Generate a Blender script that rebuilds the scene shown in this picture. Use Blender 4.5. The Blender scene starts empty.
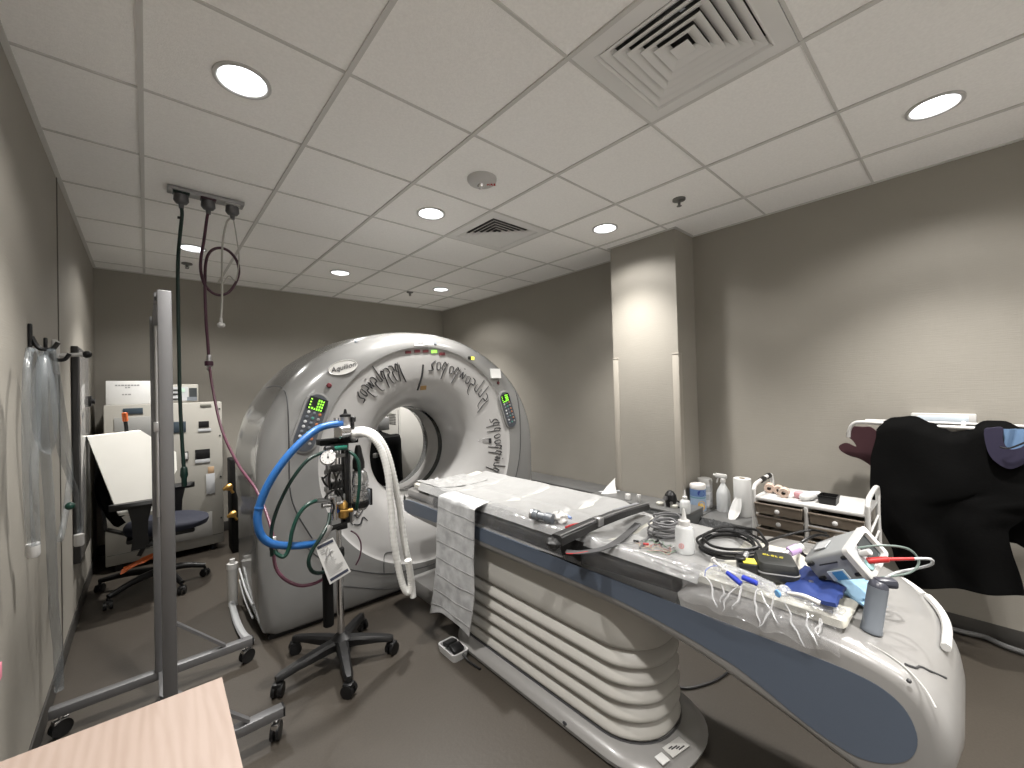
import bpy, bmesh, math, random
from mathutils import Vector, Matrix, noise
random.seed(7)
PI = math.pi
S = bpy.context.scene
COL = S.collection

# ---------------------------------------------------------------- camera (solved from the ceiling grid)
F, YAW, PIT, ROL, CZ = 409.11, 0.729350725, 0.0119388, -0.0262949, 1.48
CAM = Vector((0, 0, CZ))
_fw = Vector((math.sin(YAW)*math.cos(PIT), math.cos(YAW)*math.cos(PIT), math.sin(PIT)))
_r = Vector((math.cos(YAW), -math.sin(YAW), 0)); _u = _r.cross(_fw)
CR = _r*math.cos(ROL) + _u*math.sin(ROL)
CU = -_r*math.sin(ROL) + _u*math.cos(ROL)
cd = bpy.data.cameras.new('camera'); cam = bpy.data.objects.new('camera', cd); COL.objects.link(cam)
cd.sensor_width = 36; cd.lens = F/1024*36; cd.clip_start = 0.02
m3 = Matrix((CR, CU, -_fw)).transposed()
cam.matrix_world = Matrix.Translation(CAM) @ m3.to_4x4()
S.camera = cam

def at(px, py, axis, v):
    """measured point of the photograph lying on the world plane axis = v"""
    d = CR*((px-512)/F) - CU*((py-384)/F) + _fw
    i = 'xyz'.index(axis)
    return CAM + d*((v-CAM[i])/d[i])

# ---------------------------------------------------------------- materials
MATS = {}
def mat(name, col, rough=.5, metal=0., bump=0., bscale=200., var=0., vscale=8., spec=.5, coat=0., emis=None, estr=0., alpha=None, trans=0., sheen=0.):
    if name in MATS: return MATS[name]
    m = bpy.data.materials.new(name); m.use_nodes = True
    nt = m.node_tree; b = nt.nodes['Principled BSDF']
    c = (*col, 1)
    b.inputs['Base Color'].default_value = c
    b.inputs['Roughness'].default_value = rough; b.inputs['Metallic'].default_value = metal
    b.inputs['Specular IOR Level'].default_value = spec
    b.inputs['Coat Weight'].default_value = coat; b.inputs['Coat Roughness'].default_value = .08
    b.inputs['Transmission Weight'].default_value = trans
    b.inputs['Sheen Weight'].default_value = sheen
    if emis: b.inputs['Emission Color'].default_value = (*emis, 1); b.inputs['Emission Strength'].default_value = estr
    if alpha is not None: b.inputs['Alpha'].default_value = alpha
    tc = nt.nodes.new('ShaderNodeTexCoord')
    n = nt.nodes.new('ShaderNodeTexNoise'); n.inputs['Scale'].default_value = vscale; n.inputs['Detail'].default_value = 4
    nt.links.new(tc.outputs['Object'], n.inputs['Vector'])
    mx = nt.nodes.new('ShaderNodeMixRGB'); mx.blend_type = 'MULTIPLY'
    v = max(var, .02)
    ramp = nt.nodes.new('ShaderNodeMapRange')
    ramp.inputs['From Min'].default_value = .3; ramp.inputs['From Max'].default_value = .7
    ramp.inputs['To Min'].default_value = 1-v; ramp.inputs['To Max'].default_value = 1+v*.3
    nt.links.new(n.outputs['Fac'], ramp.inputs['Value'])
    mx.inputs['Fac'].default_value = 1; mx.inputs['Color1'].default_value = c
    nt.links.new(ramp.outputs['Result'], mx.inputs['Color2'])
    nt.links.new(mx.outputs['Color'], b.inputs['Base Color'])
    if bump:
        n2 = nt.nodes.new('ShaderNodeTexNoise'); n2.inputs['Scale'].default_value = bscale; n2.inputs['Detail'].default_value = 3
        nt.links.new(tc.outputs['Object'], n2.inputs['Vector'])
        bp = nt.nodes.new('ShaderNodeBump'); bp.inputs['Strength'].default_value = bump; bp.inputs['Distance'].default_value = .004
        nt.links.new(n2.outputs['Fac'], bp.inputs['Height']); nt.links.new(bp.outputs['Normal'], b.inputs['Normal'])
    MATS[name] = m
    return m

def mat_sheet(name, col, opac=.12, gloss=.25, rough=.12, bscale=14., bstr=.6):
    """thin clear plastic: mostly see-through with bright glossy creases"""
    if name in MATS: return MATS[name]
    m = bpy.data.materials.new(name); m.use_nodes = True; nt = m.node_tree
    for nn in list(nt.nodes): nt.nodes.remove(nn)
    out = nt.nodes.new('ShaderNodeOutputMaterial')
    tr = nt.nodes.new('ShaderNodeBsdfTransparent'); tr.inputs['Color'].default_value = (*[1-.15*(1-c) for c in col], 1)
    df = nt.nodes.new('ShaderNodeBsdfDiffuse'); df.inputs['Color'].default_value = (*col, 1)
    gl = nt.nodes.new('ShaderNodeBsdfGlossy'); gl.inputs['Roughness'].default_value = rough; gl.inputs['Color'].default_value = (1, 1, 1, 1)
    m1 = nt.nodes.new('ShaderNodeMixShader'); m1.inputs['Fac'].default_value = opac
    m2 = nt.nodes.new('ShaderNodeMixShader')
    tc = nt.nodes.new('ShaderNodeTexCoord'); n2 = nt.nodes.new('ShaderNodeTexNoise'); n2.inputs['Scale'].default_value = bscale; n2.inputs['Detail'].default_value = 5
    bp = nt.nodes.new('ShaderNodeBump'); bp.inputs['Strength'].default_value = bstr; bp.inputs['Distance'].default_value = .03
    nt.links.new(tc.outputs['Object'], n2.inputs['Vector']); nt.links.new(n2.outputs['Fac'], bp.inputs['Height'])
    nt.links.new(bp.outputs['Normal'], gl.inputs['Normal'])
    fr = nt.nodes.new('ShaderNodeFresnel'); fr.inputs['IOR'].default_value = 1.45
    mp = nt.nodes.new('ShaderNodeMapRange'); mp.inputs['To Min'].default_value = gloss*.5; mp.inputs['To Max'].default_value = min(1, gloss*3)
    nt.links.new(fr.outputs['Fac'], mp.inputs['Value']); nt.links.new(mp.outputs['Result'], m2.inputs['Fac'])
    nt.links.new(tr.outputs[0], m1.inputs[1]); nt.links.new(df.outputs[0], m1.inputs[2])
    nt.links.new(m1.outputs[0], m2.inputs[1]); nt.links.new(gl.outputs[0], m2.inputs[2]); nt.links.new(m2.outputs[0], out.inputs['Surface'])
    MATS[name] = m
    return m

def mat_wall():
    """woven wall covering: fine crossing threads"""
    m = mat('wall_vinyl', (.29, .272, .238), .62, bump=.0, var=.04, vscale=3)
    nt = m.node_tree; b = nt.nodes['Principled BSDF']; tc = nt.nodes.new('ShaderNodeTexCoord')
    hs = []
    for sc in ((900, 900, 60), (60, 60, 900)):
        mp = nt.nodes.new('ShaderNodeMapping'); mp.inputs['Scale'].default_value = sc
        n = nt.nodes.new('ShaderNodeTexNoise'); n.inputs['Scale'].default_value = .25; n.inputs['Detail'].default_value = 2
        nt.links.new(tc.outputs['Object'], mp.inputs['Vector']); nt.links.new(mp.outputs['Vector'], n.inputs['Vector']); hs.append(n)
    ad = nt.nodes.new('ShaderNodeMath'); ad.operation = 'ADD'
    nt.links.new(hs[0].outputs['Fac'], ad.inputs[0]); nt.links.new(hs[1].outputs['Fac'], ad.inputs[1])
    bp = nt.nodes.new('ShaderNodeBump'); bp.inputs['Strength'].default_value = .25; bp.inputs['Distance'].default_value = .003
    nt.links.new(ad.outputs[0], bp.inputs['Height']); nt.links.new(bp.outputs['Normal'], b.inputs['Normal'])
    return m

def mat_wood():
    m = bpy.data.materials.new('maple_laminate'); m.use_nodes = True; nt = m.node_tree; b = nt.nodes['Principled BSDF']
    tc = nt.nodes.new('ShaderNodeTexCoord'); mp = nt.nodes.new('ShaderNodeMapping'); mp.inputs['Scale'].default_value = (9, 1.1, 9)
    mp.inputs['Rotation'].default_value = (0, 0, .06)
    n = nt.nodes.new('ShaderNodeTexNoise'); n.inputs['Scale'].default_value = 5; n.inputs['Detail'].default_value = 8; n.inputs['Distortion'].default_value = .8
    w = nt.nodes.new('ShaderNodeTexWave'); w.inputs['Scale'].default_value = 1.6; w.inputs['Distortion'].default_value = 7; w.inputs['Detail'].default_value = 3; w.inputs['Detail Scale'].default_value = 1.2
    r = nt.nodes.new('ShaderNodeValToRGB'); r.color_ramp.elements[0].color = (.245, .187, .155, 1); r.color_ramp.elements[1].color = (.278, .218, .184, 1)
    r.color_ramp.elements[0].position = .3; r.color_ramp.elements[1].position = .65
    mx = nt.nodes.new('ShaderNodeMixRGB'); mx.inputs['Fac'].default_value = .3
    nt.links.new(tc.outputs['Object'], mp.inputs['Vector']); nt.links.new(mp.outputs['Vector'], n.inputs['Vector']); nt.links.new(mp.outputs['Vector'], w.inputs['Vector'])
    nt.links.new(n.outputs['Fac'], mx.inputs['Color1']); nt.links.new(w.outputs['Fac'], mx.inputs['Color2']); nt.links.new(mx.outputs['Color'], r.inputs['Fac'])
    nt.links.new(r.outputs['Color'], b.inputs['Base Color']); b.inputs['Roughness'].default_value = .4
    return m

WALL = mat_wall(); WOOD = mat_wood()
TILE = mat('ceiling_tile', (.92, .91, .892), .85, bump=.35, bscale=260, var=.05, vscale=90)
GRID = mat('grid_metal', (.58, .57, .55), .5)
FLOOR = mat('floor_vinyl', (.040, .0335, .0265), .42, bump=.12, bscale=60, var=.18, vscale=120)
BASEB = mat('dark_baseboard', (.035, .033, .03), .45)
SHELL = mat('moulded_silver_grey_plastic', (.18, .18, .176), .25, coat=.5, var=.02)
DISC = mat('disc_white_plastic', (.335, .33, .324), .3, coat=.3, var=.02)
SHELL2 = mat('moulded_grey_plastic', (.40, .395, .38), .35, coat=.2)
COUCHW = mat('couch_white_plastic', (.19, .186, .18), .32, coat=.25)
BLUEG = mat('blue_grey_panel', (.068, .085, .115), .38, coat=.2)
BELLOW = mat('bellows_vinyl', (.36, .35, .325), .42)
BLACK = mat('black_plastic', (.006, .006, .0065), .4, spec=.4)
BLACKM = mat('matte_black', (.004, .004, .004), .75, spec=.2)
BLACKC = mat('black_cloth', (.0017, .0017, .0017), .9, bump=.2, bscale=80, spec=.08)
CHROME = mat('chrome', (.75, .75, .76), .15, metal=1)
STEEL = mat('brushed_steel', (.5, .5, .51), .32, metal=1)
ALU = mat('aluminium_profile', (.17, .17, .174), .45, metal=.6)
BRASS = mat('brass', (.55, .33, .10), .3, metal=1)
WHITE = mat('white_plastic', (.50, .495, .485), .35)
PAPER = mat('white_paper', (.55, .55, .54), .7, bump=.15, bscale=25)
CREAM = mat('cream_pad', (.46, .45, .40), .45)
DKGREY = mat('dark_grey_laminate', (.075, .078, .078), .5)
SLATE = mat('slate_grey_plastic', (.12, .135, .155), .3, coat=.2)
LGREY = mat('light_grey_plastic', (.40, .41, .42), .4)
MGREY = mat('mid_grey', (.2, .2, .2), .5)
CABIN = mat('cabinet_paint', (.30, .29, .26), .45)
RED = mat('red_plastic', (.42, .025, .025), .35)
DRED = mat('dark_red_lens', (.10, .02, .025), .3)
GREENL = mat('green_lit', (.15, .5, .05), .4, emis=(.35, .9, .12), estr=.7)
GREEND = mat('green_digits', (.1, .5, .05), .4, emis=(.35, 1, .05), estr=1.3)
YELLOW = mat('yellow', (.62, .55, .06), .5)
INK = mat('ink', (.012, .012, .014), .6)
GINK = mat('grey_ink', (.25, .25, .25), .6)
GREENH = mat('green_hose', (.004, .040, .028), .35)
DGREENH = mat('dark_green_hose', (.003, .02, .015), .35)
BLUEH = mat('blue_hose', (.014, .10, .31), .4, bump=.1, bscale=60)
PURPH = mat('maroon_hose', (.05, .012, .028), .35)
PINKH = mat('dull_pink_hose', (.10, .03, .052), .4)
GREYH = mat('pale_grey_hose', (.42, .41, .38), .4)
NAVY = mat('navy_upholstery', (.005, .007, .018), .8, bump=.2, bscale=300)
ORANGE = mat('orange', (.60, .13, .03), .5)
BLUE = mat('royal_blue_cloth', (.010, .03, .15), .7)
LBLUE = mat('pale_blue_cloth', (.22, .38, .53), .75)
PINK = mat('pink', (.75, .25, .33), .6)
MAROON = mat('maroon_cloth', (.03, .004, .008), .8)
PURPLE = mat('purple_cloth', (.012, .009, .032), .75)
LILAC = mat('lilac_cap', (.55, .38, .68), .4)
SKIN = mat('beige_tape', (.52, .40, .33), .7)
BROWN = mat('smoky_brown_drawer', (.18, .15, .12), .3, coat=.3)
CLEAR = mat_sheet('clear_plastic', (.9, .92, .94), .16, .22)
CLEARTUBE = mat_sheet('clear_tube', (.28, .32, .35), .13, .05, rough=.3)
FILM = mat_sheet('plastic_film', (.9, .91, .93), .012, .045, rough=.10, bscale=7, bstr=.9)
FILM2 = mat_sheet('plastic_bag_film', (.9, .91, .93), .03, .10, rough=.12, bscale=9, bstr=1.2)
FOLD_GLINT = mat_sheet('plastic_fold_glint', (.85, .86, .88), .35, .25, rough=.15, bscale=20)
BOTTLE = mat_sheet('translucent_bottle', (.85, .87, .88), .5, .2)
LENS = mat('lamp_lens', (.9, .9, .9), .3, emis=(.93, .96, 1.0), estr=9.)
REFL = mat('lamp_reflector', (.8, .8, .8), .25, metal=.4)
EYE = mat('screen_glass', (.02, .025, .028), .12)

# ---------------------------------------------------------------- mesh builder
def frame_from(d):
    d = Vector(d).normalized()
    a = Vector((0, 0, 1)) if abs(d.z) < .9 else Vector((1, 0, 0))
    x = d.cross(a).normalized(); return x, x.cross(d).normalized(), d

def spline(pts, n=8, closed=False):
    P = [Vector(p) for p in pts]
    if len(P) < 3: return P
    out = []
    N = len(P); rng = N if closed else N-1
    for i in range(rng):
        if closed: a, b, c, d = P[(i-1) % N], P[i], P[(i+1) % N], P[(i+2) % N]
        else: a, b, c, d = P[max(i-1, 0)], P[i], P[i+1], P[min(i+2, N-1)]
        for k in range(n):
            t = k/n; t2 = t*t; t3 = t2*t
            out.append(.5*((2*b)+(c-a)*t+(2*a-5*b+4*c-d)*t2+(3*b-a-3*c+d)*t3))
    if not closed: out.append(P[-1])
    return out

class MB:
    def __init__(self): self.v = []; self.f = []; self.mi = []
    def add(self, vs, fs, mi=0):
        o = len(self.v); self.v += [tuple(v) for v in vs]; self.f += [tuple(i+o for i in f) for f in fs]; self.mi += [mi]*len(fs); return self
    def box(self, c, s, rot=None, bev=0., seg=2, mi=0):
        bm = bmesh.new(); bmesh.ops.create_cube(bm, size=1)
        for v in bm.verts: v.co = Vector((v.co.x*s[0], v.co.y*s[1], v.co.z*s[2]))
        if bev: bmesh.ops.bevel(bm, geom=bm.edges[:], offset=min(bev, .49*min(s)), segments=seg, affect='EDGES', profile=.5)
        R = rot.to_matrix() if hasattr(rot, 'to_matrix') else (Matrix.Rotation(rot, 3, 'Z') if isinstance(rot, (int, float)) else (rot or Matrix.Identity(3)))
        bm.verts.index_update()
        self.add([R @ v.co + Vector(c) for v in bm.verts], [[v.index for v in f.verts] for f in bm.faces], mi); bm.free(); return self
    def box2(self, a, b, bev=0., mi=0):
        a, b = Vector(a), Vector(b); return self.box((a+b)/2, [abs(b[i]-a[i]) for i in range(3)], bev=bev, mi=mi)
    def beam(self, p0, p1, w, h, bev=0., up=(0, 0, 1), mi=0):
        p0, p1 = Vector(p0), Vector(p1); d = (p1-p0).normalized(); u = Vector(up)
        x = d.cross(u)
        if x.length < 1e-4: u = Vector((0, 1, 0)); x = d.cross(u)
        x.normalize(); z = x.cross(d)
        R = Matrix((x, d, z)).transposed(); return self.box((p0+p1)/2, (w, (p1-p0).length, h), R, bev, mi=mi)
    def ring(self, c, x, y, r, n):
        return [Vector(c)+x*(r*math.cos(2*PI*k/n))+y*(r*math.sin(2*PI*k/n)) for k in range(n)]
    def loft(self, rings, cap=True, closed=False, mi=0):
        n = len(rings[0]); vs = [p for r in rings for p in r]; fs = []
        M = len(rings); rg = M if closed else M-1
        for i in range(rg):
            j = (i+1) % M
            for k in range(n):
                l = (k+1) % n; fs.append((i*n+k, i*n+l, j*n+l, j*n+k))
        if cap and not closed: fs.append(tuple(range(n-1, -1, -1))); fs.append(tuple((M-1)*n+k for k in range(n)))
        return self.add(vs, fs, mi)
    def cyl(self, p0, p1, r0, r1=None, n=20, cap=True, bev=0., mi=0):
        p0, p1 = Vector(p0), Vector(p1); r1 = r0 if r1 is None else r1
        x, y, d = frame_from(p1-p0)
        if bev: st = [(p0, r0-bev), (p0+d*bev, r0), (p1-d*bev, r1), (p1, r1-bev)]
        else: st = [(p0, r0), (p1, r1)]
        return self.loft([self.ring(c, x, y, r, n) for c, r in st], cap, mi=mi)
    def tube(self, pts, r, n=10, cap=True, closed=False, mi=0, rf=None):
        P = [Vector(p) for p in pts]; N = len(P); rings = []; x = None
        for i in range(N):
            a = P[(i-1) % N] if (closed or i > 0) else P[i]; b = P[(i+1) % N] if (closed or i < N-1) else P[i]
            d = (b-a).normalized() if (b-a).length > 1e-9 else Vector((0, 0, 1))
            if x is None: x, y, _ = frame_from(d)
            else:
                x = (x-d*x.dot(d));
                if x.length < 1e-5: x, y, _ = frame_from(d)
                x.normalize(); y = d.cross(x)
            rr = rf(i/(N-1)) if rf else r
            rings.append(self.ring(P[i], x, d.cross(x), rr, n))
        return self.loft(rings, cap, closed, mi)
    def lathe(self, c, prof, axis=(0, 0, 1), n=28, cap=True, mi=0):
        """prof: list of (radius, height along axis)"""
        x, y, d = frame_from(axis); c = Vector(c)
        return self.loft([self.ring(c+d*h, x, y, max(r, 1e-4), n) for r, h in prof], cap, mi=mi)
    def sphere(self, c, r, n=14, sc=(1, 1, 1), mi=0):
        rings = []
        for i in range(1, n):
            a = PI*i/n; rings.append([Vector((c[0]+sc[0]*r*math.sin(a)*math.cos(2*PI*k/(2*n)), c[1]+sc[1]*r*math.sin(a)*math.sin(2*PI*k/(2*n)), c[2]-sc[2]*r*math.cos(a))) for k in range(2*n)])
        return self.loft(rings, True, mi=mi)
    def grid(self, fn, nu, nv, mi=0):
        vs = [fn(i/nu, j/nv) for j in range(nv+1) for i in range(nu+1)]
        return self.add(vs, [(j*(nu+1)+i, j*(nu+1)+i+1, (j+1)*(nu+1)+i+1, (j+1)*(nu+1)+i) for j in range(nv) for i in range(nu)], mi)
    def sheet(self, fn, nu, nv, th, mi=0):
        """grid surface with real thickness"""
        T = MB().grid(fn, nu, nv); me = bpy.data.meshes.new('t'); me.from_pydata(T.v, [], T.f); me.update()
        ns = [v.normal.copy() for v in me.vertices]; bpy.data.meshes.remove(me)
        N = len(T.v); top = [Vector(v) for v in T.v]; bot = [top[i]-ns[i]*th for i in range(N)]
        fs = list(T.f)+[tuple(i+N for i in reversed(f)) for f in T.f]; w = nu+1
        edge = [i for i in range(nu)]; 
        for i in range(nu): fs.append((i+1, i, i+N, i+1+N)); a = nv*w+i; fs.append((a, a+1, a+1+N, a+N))
        for j in range(nv): a = j*w; fs.append((a, a+w, a+w+N, a+N)); b = a+nu; fs.append((b+w, b, b+N, b+w+N))
        return self.add(top+bot, fs, mi)
    def prism(self, poly, off, mi=0):
        n = len(poly); P = [Vector(p) for p in poly]; Q = [p+Vector(off) for p in P]
        fs = [tuple(range(n-1, -1, -1)), tuple(n+k for k in range(n))]+[(k, (k+1) % n, n+(k+1) % n, n+k) for k in range(n)]
        return self.add(P+Q, fs, mi)
    def mesh(self, name, mats, ang=40):
        me = bpy.data.meshes.new(name); me.from_pydata(self.v, [], self.f); me.update()
        for m in (mats if isinstance(mats, (list, tuple)) else [mats]): me.materials.append(m)
        for p, i in zip(me.polygons, self.mi): p.material_index = i
        bm = bmesh.new(); bm.from_mesh(me); bmesh.ops.recalc_face_normals(bm, faces=bm.faces[:]); bm.to_mesh(me); bm.free()
        me.polygons.foreach_set('use_smooth', [True]*len(me.polygons)); me.set_sharp_from_angle(angle=math.radians(ang))
        return me

def tag(o, label, cat, group=None, kind=None):
    if label: o['label'] = label
    if cat: o['category'] = cat
    if group: o['group'] = group
    if kind: o['kind'] = kind
    return o
def thing(name, loc, label, cat, group=None):
    o = bpy.data.objects.new(name, None); COL.objects.link(o); o.location = loc; o.empty_display_size = .05
    return tag(o, label, cat, group)
def part(name, mb, mats, parent, label=None, ang=40):
    o = bpy.data.objects.new(name, mb.mesh(name, mats, ang)); COL.objects.link(o); o.parent = parent
    if parent.type == 'EMPTY': o.matrix_parent_inverse = Matrix.Translation(-Vector(parent.location))
    else: o.matrix_parent_inverse = Matrix.Translation(-Vector(parent.location)) if parent.parent is None else Matrix.Identity(4)
    if label: o['label'] = label
    return o
def single(name, mb, mats, label, cat, group=None, kind=None, ang=40):
    xs = [v[0] for v in mb.v]; ys = [v[1] for v in mb.v]; zs = [v[2] for v in mb.v]
    b = Vector(((min(xs)+max(xs))/2, (min(ys)+max(ys))/2, min(zs)))
    mb.v = [(v[0]-b.x, v[1]-b.y, v[2]-b.z) for v in mb.v]
    o = bpy.data.objects.new(name, mb.mesh(name, mats, ang)); COL.objects.link(o); o.location = b
    return tag(o, label, cat, group, kind)
def struct(name, mb, mats, ang=30):
    o = bpy.data.objects.new(name, mb.mesh(name, mats, ang)); COL.objects.link(o); o['kind'] = 'structure'; return o
def copy_thing(root, loc, label=None, group=None, rotz=None):
    r = root.copy(); COL.objects.link(r); r.location = loc
    if label: r['label'] = label
    if group: r['group'] = group
    if rotz is not None: r.rotation_euler = (0, 0, rotz)
    def rec(a, b):
        for ch in list(a.children):
            if ch == b: continue
            c = ch.copy(); COL.objects.link(c); c.parent = b; rec(ch, c)
    rec(root, r); return r
def text_mb(txt, size, origin, xdir, ydir, depth=.001, align='CENTER', shear=0., mi=0):
    cu = bpy.data.curves.new('t', 'FONT'); cu.body = txt; cu.size = size; cu.extrude = depth/2; cu.align_x = align; cu.align_y = 'CENTER'; cu.shear = shear; cu.resolution_u = 3
    ob = bpy.data.objects.new('t', cu); COL.objects.link(ob); bpy.context.view_layer.update()
    me = bpy.data.meshes.new_from_object(ob.evaluated_get(bpy.context.evaluated_depsgraph_get()))
    x = Vector(xdir).normalized(); y = Vector(ydir).normalized(); z = x.cross(y); o = Vector(origin)
    mb = MB(); mb.add([o+x*v.co.x+y*v.co.y+z*v.co.z for v in me.vertices], [list(p.vertices) for p in me.polygons], mi)
    bpy.data.objects.remove(ob); bpy.data.curves.remove(cu); bpy.data.meshes.remove(me); return mb
def merge(a, b): return a.add(b.v, b.f, 0) if b.f else a
EXPOSURE = 0.99
# ================================================================ ROOM
XL, XR, YB, YF, ZC = -.365, 3.50, 5.52, -1.70, 2.734
G = .6096; GX0, GY0 = -.004, 2.210
struct('floor', MB().box2((XL-.1, YF-.1, -.1), (XR+.1, YB+.1, 0)), FLOOR)
struct('wall_left', MB().box2((XL-.1, YF-.1, 0), (XL, YB+.1, ZC+.25)), WALL)
struct('wall_right', MB().box2((XR, YF-.1, 0), (XR+.1, YB+.1, ZC+.25)), WALL)
struct('wall_back', MB().box2((XL, YB, 0), (XR, YB+.1, ZC+.25)), WALL)
struct('wall_front', MB().box2((XL, YF-.1, 0), (XR, YF, ZC+.25)), mat('bounce_white_wall', (.82, .81, .79), .6))  # unseen wall coloured white to bounce more light into the room
# column boxed out of the right wall, with plastic corner guards on its lower part
struct('wall_column', MB().box2((3.18, 1.55, 0), (XR, 2.16, ZC+.004)), WALL)
CG = mat('corner_guard', (.33, .305, .265), .6)
cgm = MB()
for y0, s in ((1.55, 1), (2.16, -1)):
    cgm.box2((3.176, y0-.003*s, .1), (3.18, y0+.05*s, 1.725), bev=.001)
    cgm.box2((3.176, y0-.004*s, .1), (3.23, y0, 1.725), bev=.001)
    cgm.box2((3.173, y0-.006*s, 1.722), (3.232, y0+.053*s, 1.735), bev=.002)
struct('trim_1', cgm, CG)
bb = 'baseboard_'
struct(bb+'left', MB().box2((XL, YF, 0), (XL+.008, YB, .103), bev=.002), BASEB)
struct(bb+'right', MB().box2((XR-.008, YF, 0), (XR, YB, .103), bev=.002), BASEB)
struct(bb+'back', MB().box2((XL, YB-.008, 0), (XR, YB, .103), bev=.002), BASEB)
struct(bb+'front', MB().box2((XL, YF, 0), (XR, YF+.008, .103), bev=.002), BASEB)
# vertical joint strip of the wall covering on the left wall
struct('trim_2', MB().box2((XL, 3.385, .1), (XL+.004, 3.40, ZC)), mat('joint_strip', (.12, .11, .095), .6))

LIGHTS = [(.301, 1.905), (2.739, .076), (1.520, 2.515), (2.739, 1.905), (1.520, 4.344), (2.739, 4.344), (.301, 4.344), (.301, .076), (1.520, -.533), (.301, -1.143), (2.739, -1.143)]  # last two added out of view to raise bounce light on the ceiling
VENTS = [(1.520, .686), (2.130, 2.515)]
xs = [XL]+[GX0+G*i for i in range(6)]+[XR]
ys = [YF]+[GY0+G*j for j in range(-6, 6)]+[YB]
ZT = ZC+.007
cm = MB()
def hole_tile(cm, x0, y0, x1, y1, cx, cy, r, n=40):
    inn, outr = [], []
    for k in range(n):
        a = 2*PI*k/n; c, s = math.cos(a), math.sin(a)
        inn.append((cx+r*c, cy+r*s, ZT))
        ts = []
        if c > 1e-9: ts.append((x1-cx)/c)
        if c < -1e-9: ts.append((x0-cx)/c)
        if s > 1e-9: ts.append((y1-cy)/s)
        if s < -1e-9: ts.append((y0-cy)/s)
        t = min(ts); outr.append((cx+t*c, cy+t*s, ZT))
    cm.add(inn+outr, [(k, (k+1) % n, n+(k+1) % n, n+k) for k in range(n)])
    for X, Y in ((x0, y0), (x1, y0), (x1, y1), (x0, y1)):       # corners
        pass
for i in range(len(xs)-1):
    for j in range(len(ys)-1):
        x0, x1, y0, y1 = xs[i], xs[i+1], ys[j], ys[j+1]
        if any(x0 < a < x1 and y0 < b < y1 for a, b in VENTS): continue
        L = [(a, b) for a, b in LIGHTS if x0 < a < x1 and y0 < b < y1]
        if L: hole_tile(cm, x0, y0, x1, y1, L[0][0], L[0][1], .084)
        else: cm.add([(x0, y0, ZT), (x1, y0, ZT), (x1, y1, ZT), (x0, y1, ZT)], [(0, 1, 2, 3)])
struct('ceiling', cm, TILE)
gm = MB()
for x in xs[1:-1]: gm.box2((x-.0095, YF, ZC), (x+.0095, YB, ZT+.02))
for y in ys[1:-1]: gm.box2((XL, y-.006, ZC+.002), (XR, y+.006, ZT+.02))
gm.box2((XL, YF, ZC), (XL+.02, YB, ZC+.02)); gm.box2((XR-.02, YF, ZC), (XR, YB, ZC+.02))
gm.box2((XL, YB-.02, ZC), (XR, YB, ZC+.02)); gm.box2((XL, YF, ZC), (XR, YF+.02, ZC+.02))
gm.box2((3.16, 1.53, ZC), (XR, 1.55, ZC+.02)); gm.box2((3.16, 2.16, ZC), (XR, 2.18, ZC+.02)); gm.box2((3.16, 1.53, ZC), (3.18, 2.18, ZC+.02))
struct('trim_3', gm, GRID)

# ---------------------------------------------------------------- downlights
SPOT_W = 143.; SPILL_W = 13.5
lnames = {0: 'recessed downlight nearest the left wall, ahead of the hose outlet plate', 1: 'recessed downlight at far right, close to the right wall above the apron rack',
          2: 'recessed downlight beside the smaller air diffuser, over the scanner table', 3: 'recessed downlight in front of the beige column',
          4: 'small far recessed downlight above the middle of the scanner ring', 5: 'far recessed downlight near the right back corner', 6: 'far recessed downlight seen behind the hanging hoses'}
def make_light(loc, label):
    t = thing('recessed_downlight', (loc[0], loc[1], ZC), label, 'ceiling light', 'recessed downlights in the ceiling')
    x, y = loc
    part('trim_ring', MB().lathe((x, y, 0), [(.083, ZT+.002), (.083, ZC+.001), (.09, ZC-.003), (.1, ZC-.001), (.1, ZT)], cap=False, n=40), WHITE, t)
    part('reflector', MB().lathe((x, y, 0), [(.083, ZC+.002), (.079, ZC+.02), (.07, ZC+.06), (.066, ZC+.07)], cap=False, n=40), REFL, t)
    part('lens', MB().lathe((x, y, 0), [(.0001, ZC+.052), (.05, ZC+.053), (.0725, ZC+.056), (.0725, ZC+.062)], n=40), LENS, t)
    for nm, en, sz, bl in (('lamp', SPOT_W, 96, 1.), ('spill_lamp', SPILL_W, 140, .45)):
        ld = bpy.data.lights.new(nm, 'SPOT'); ld.energy = en; ld.color = (1., .968, .925); ld.spot_size = math.radians(sz); ld.spot_blend = bl; ld.shadow_soft_size = .045
        lo = bpy.data.objects.new(nm, ld); COL.objects.link(lo); lo.parent = t; lo.location = (0, 0, .012)
    return t
for k, loc in enumerate(LIGHTS):
    make_light(loc, lnames.get(k, {7: 'recessed downlight above the pale desk, behind the viewpoint', 8: 'recessed downlight in the middle of the ceiling behind the viewpoint', 9: 'unseen downlight added near the front wall for bounce light, left side', 10: 'unseen downlight added near the front wall for bounce light, right side'}.get(k)))

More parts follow.
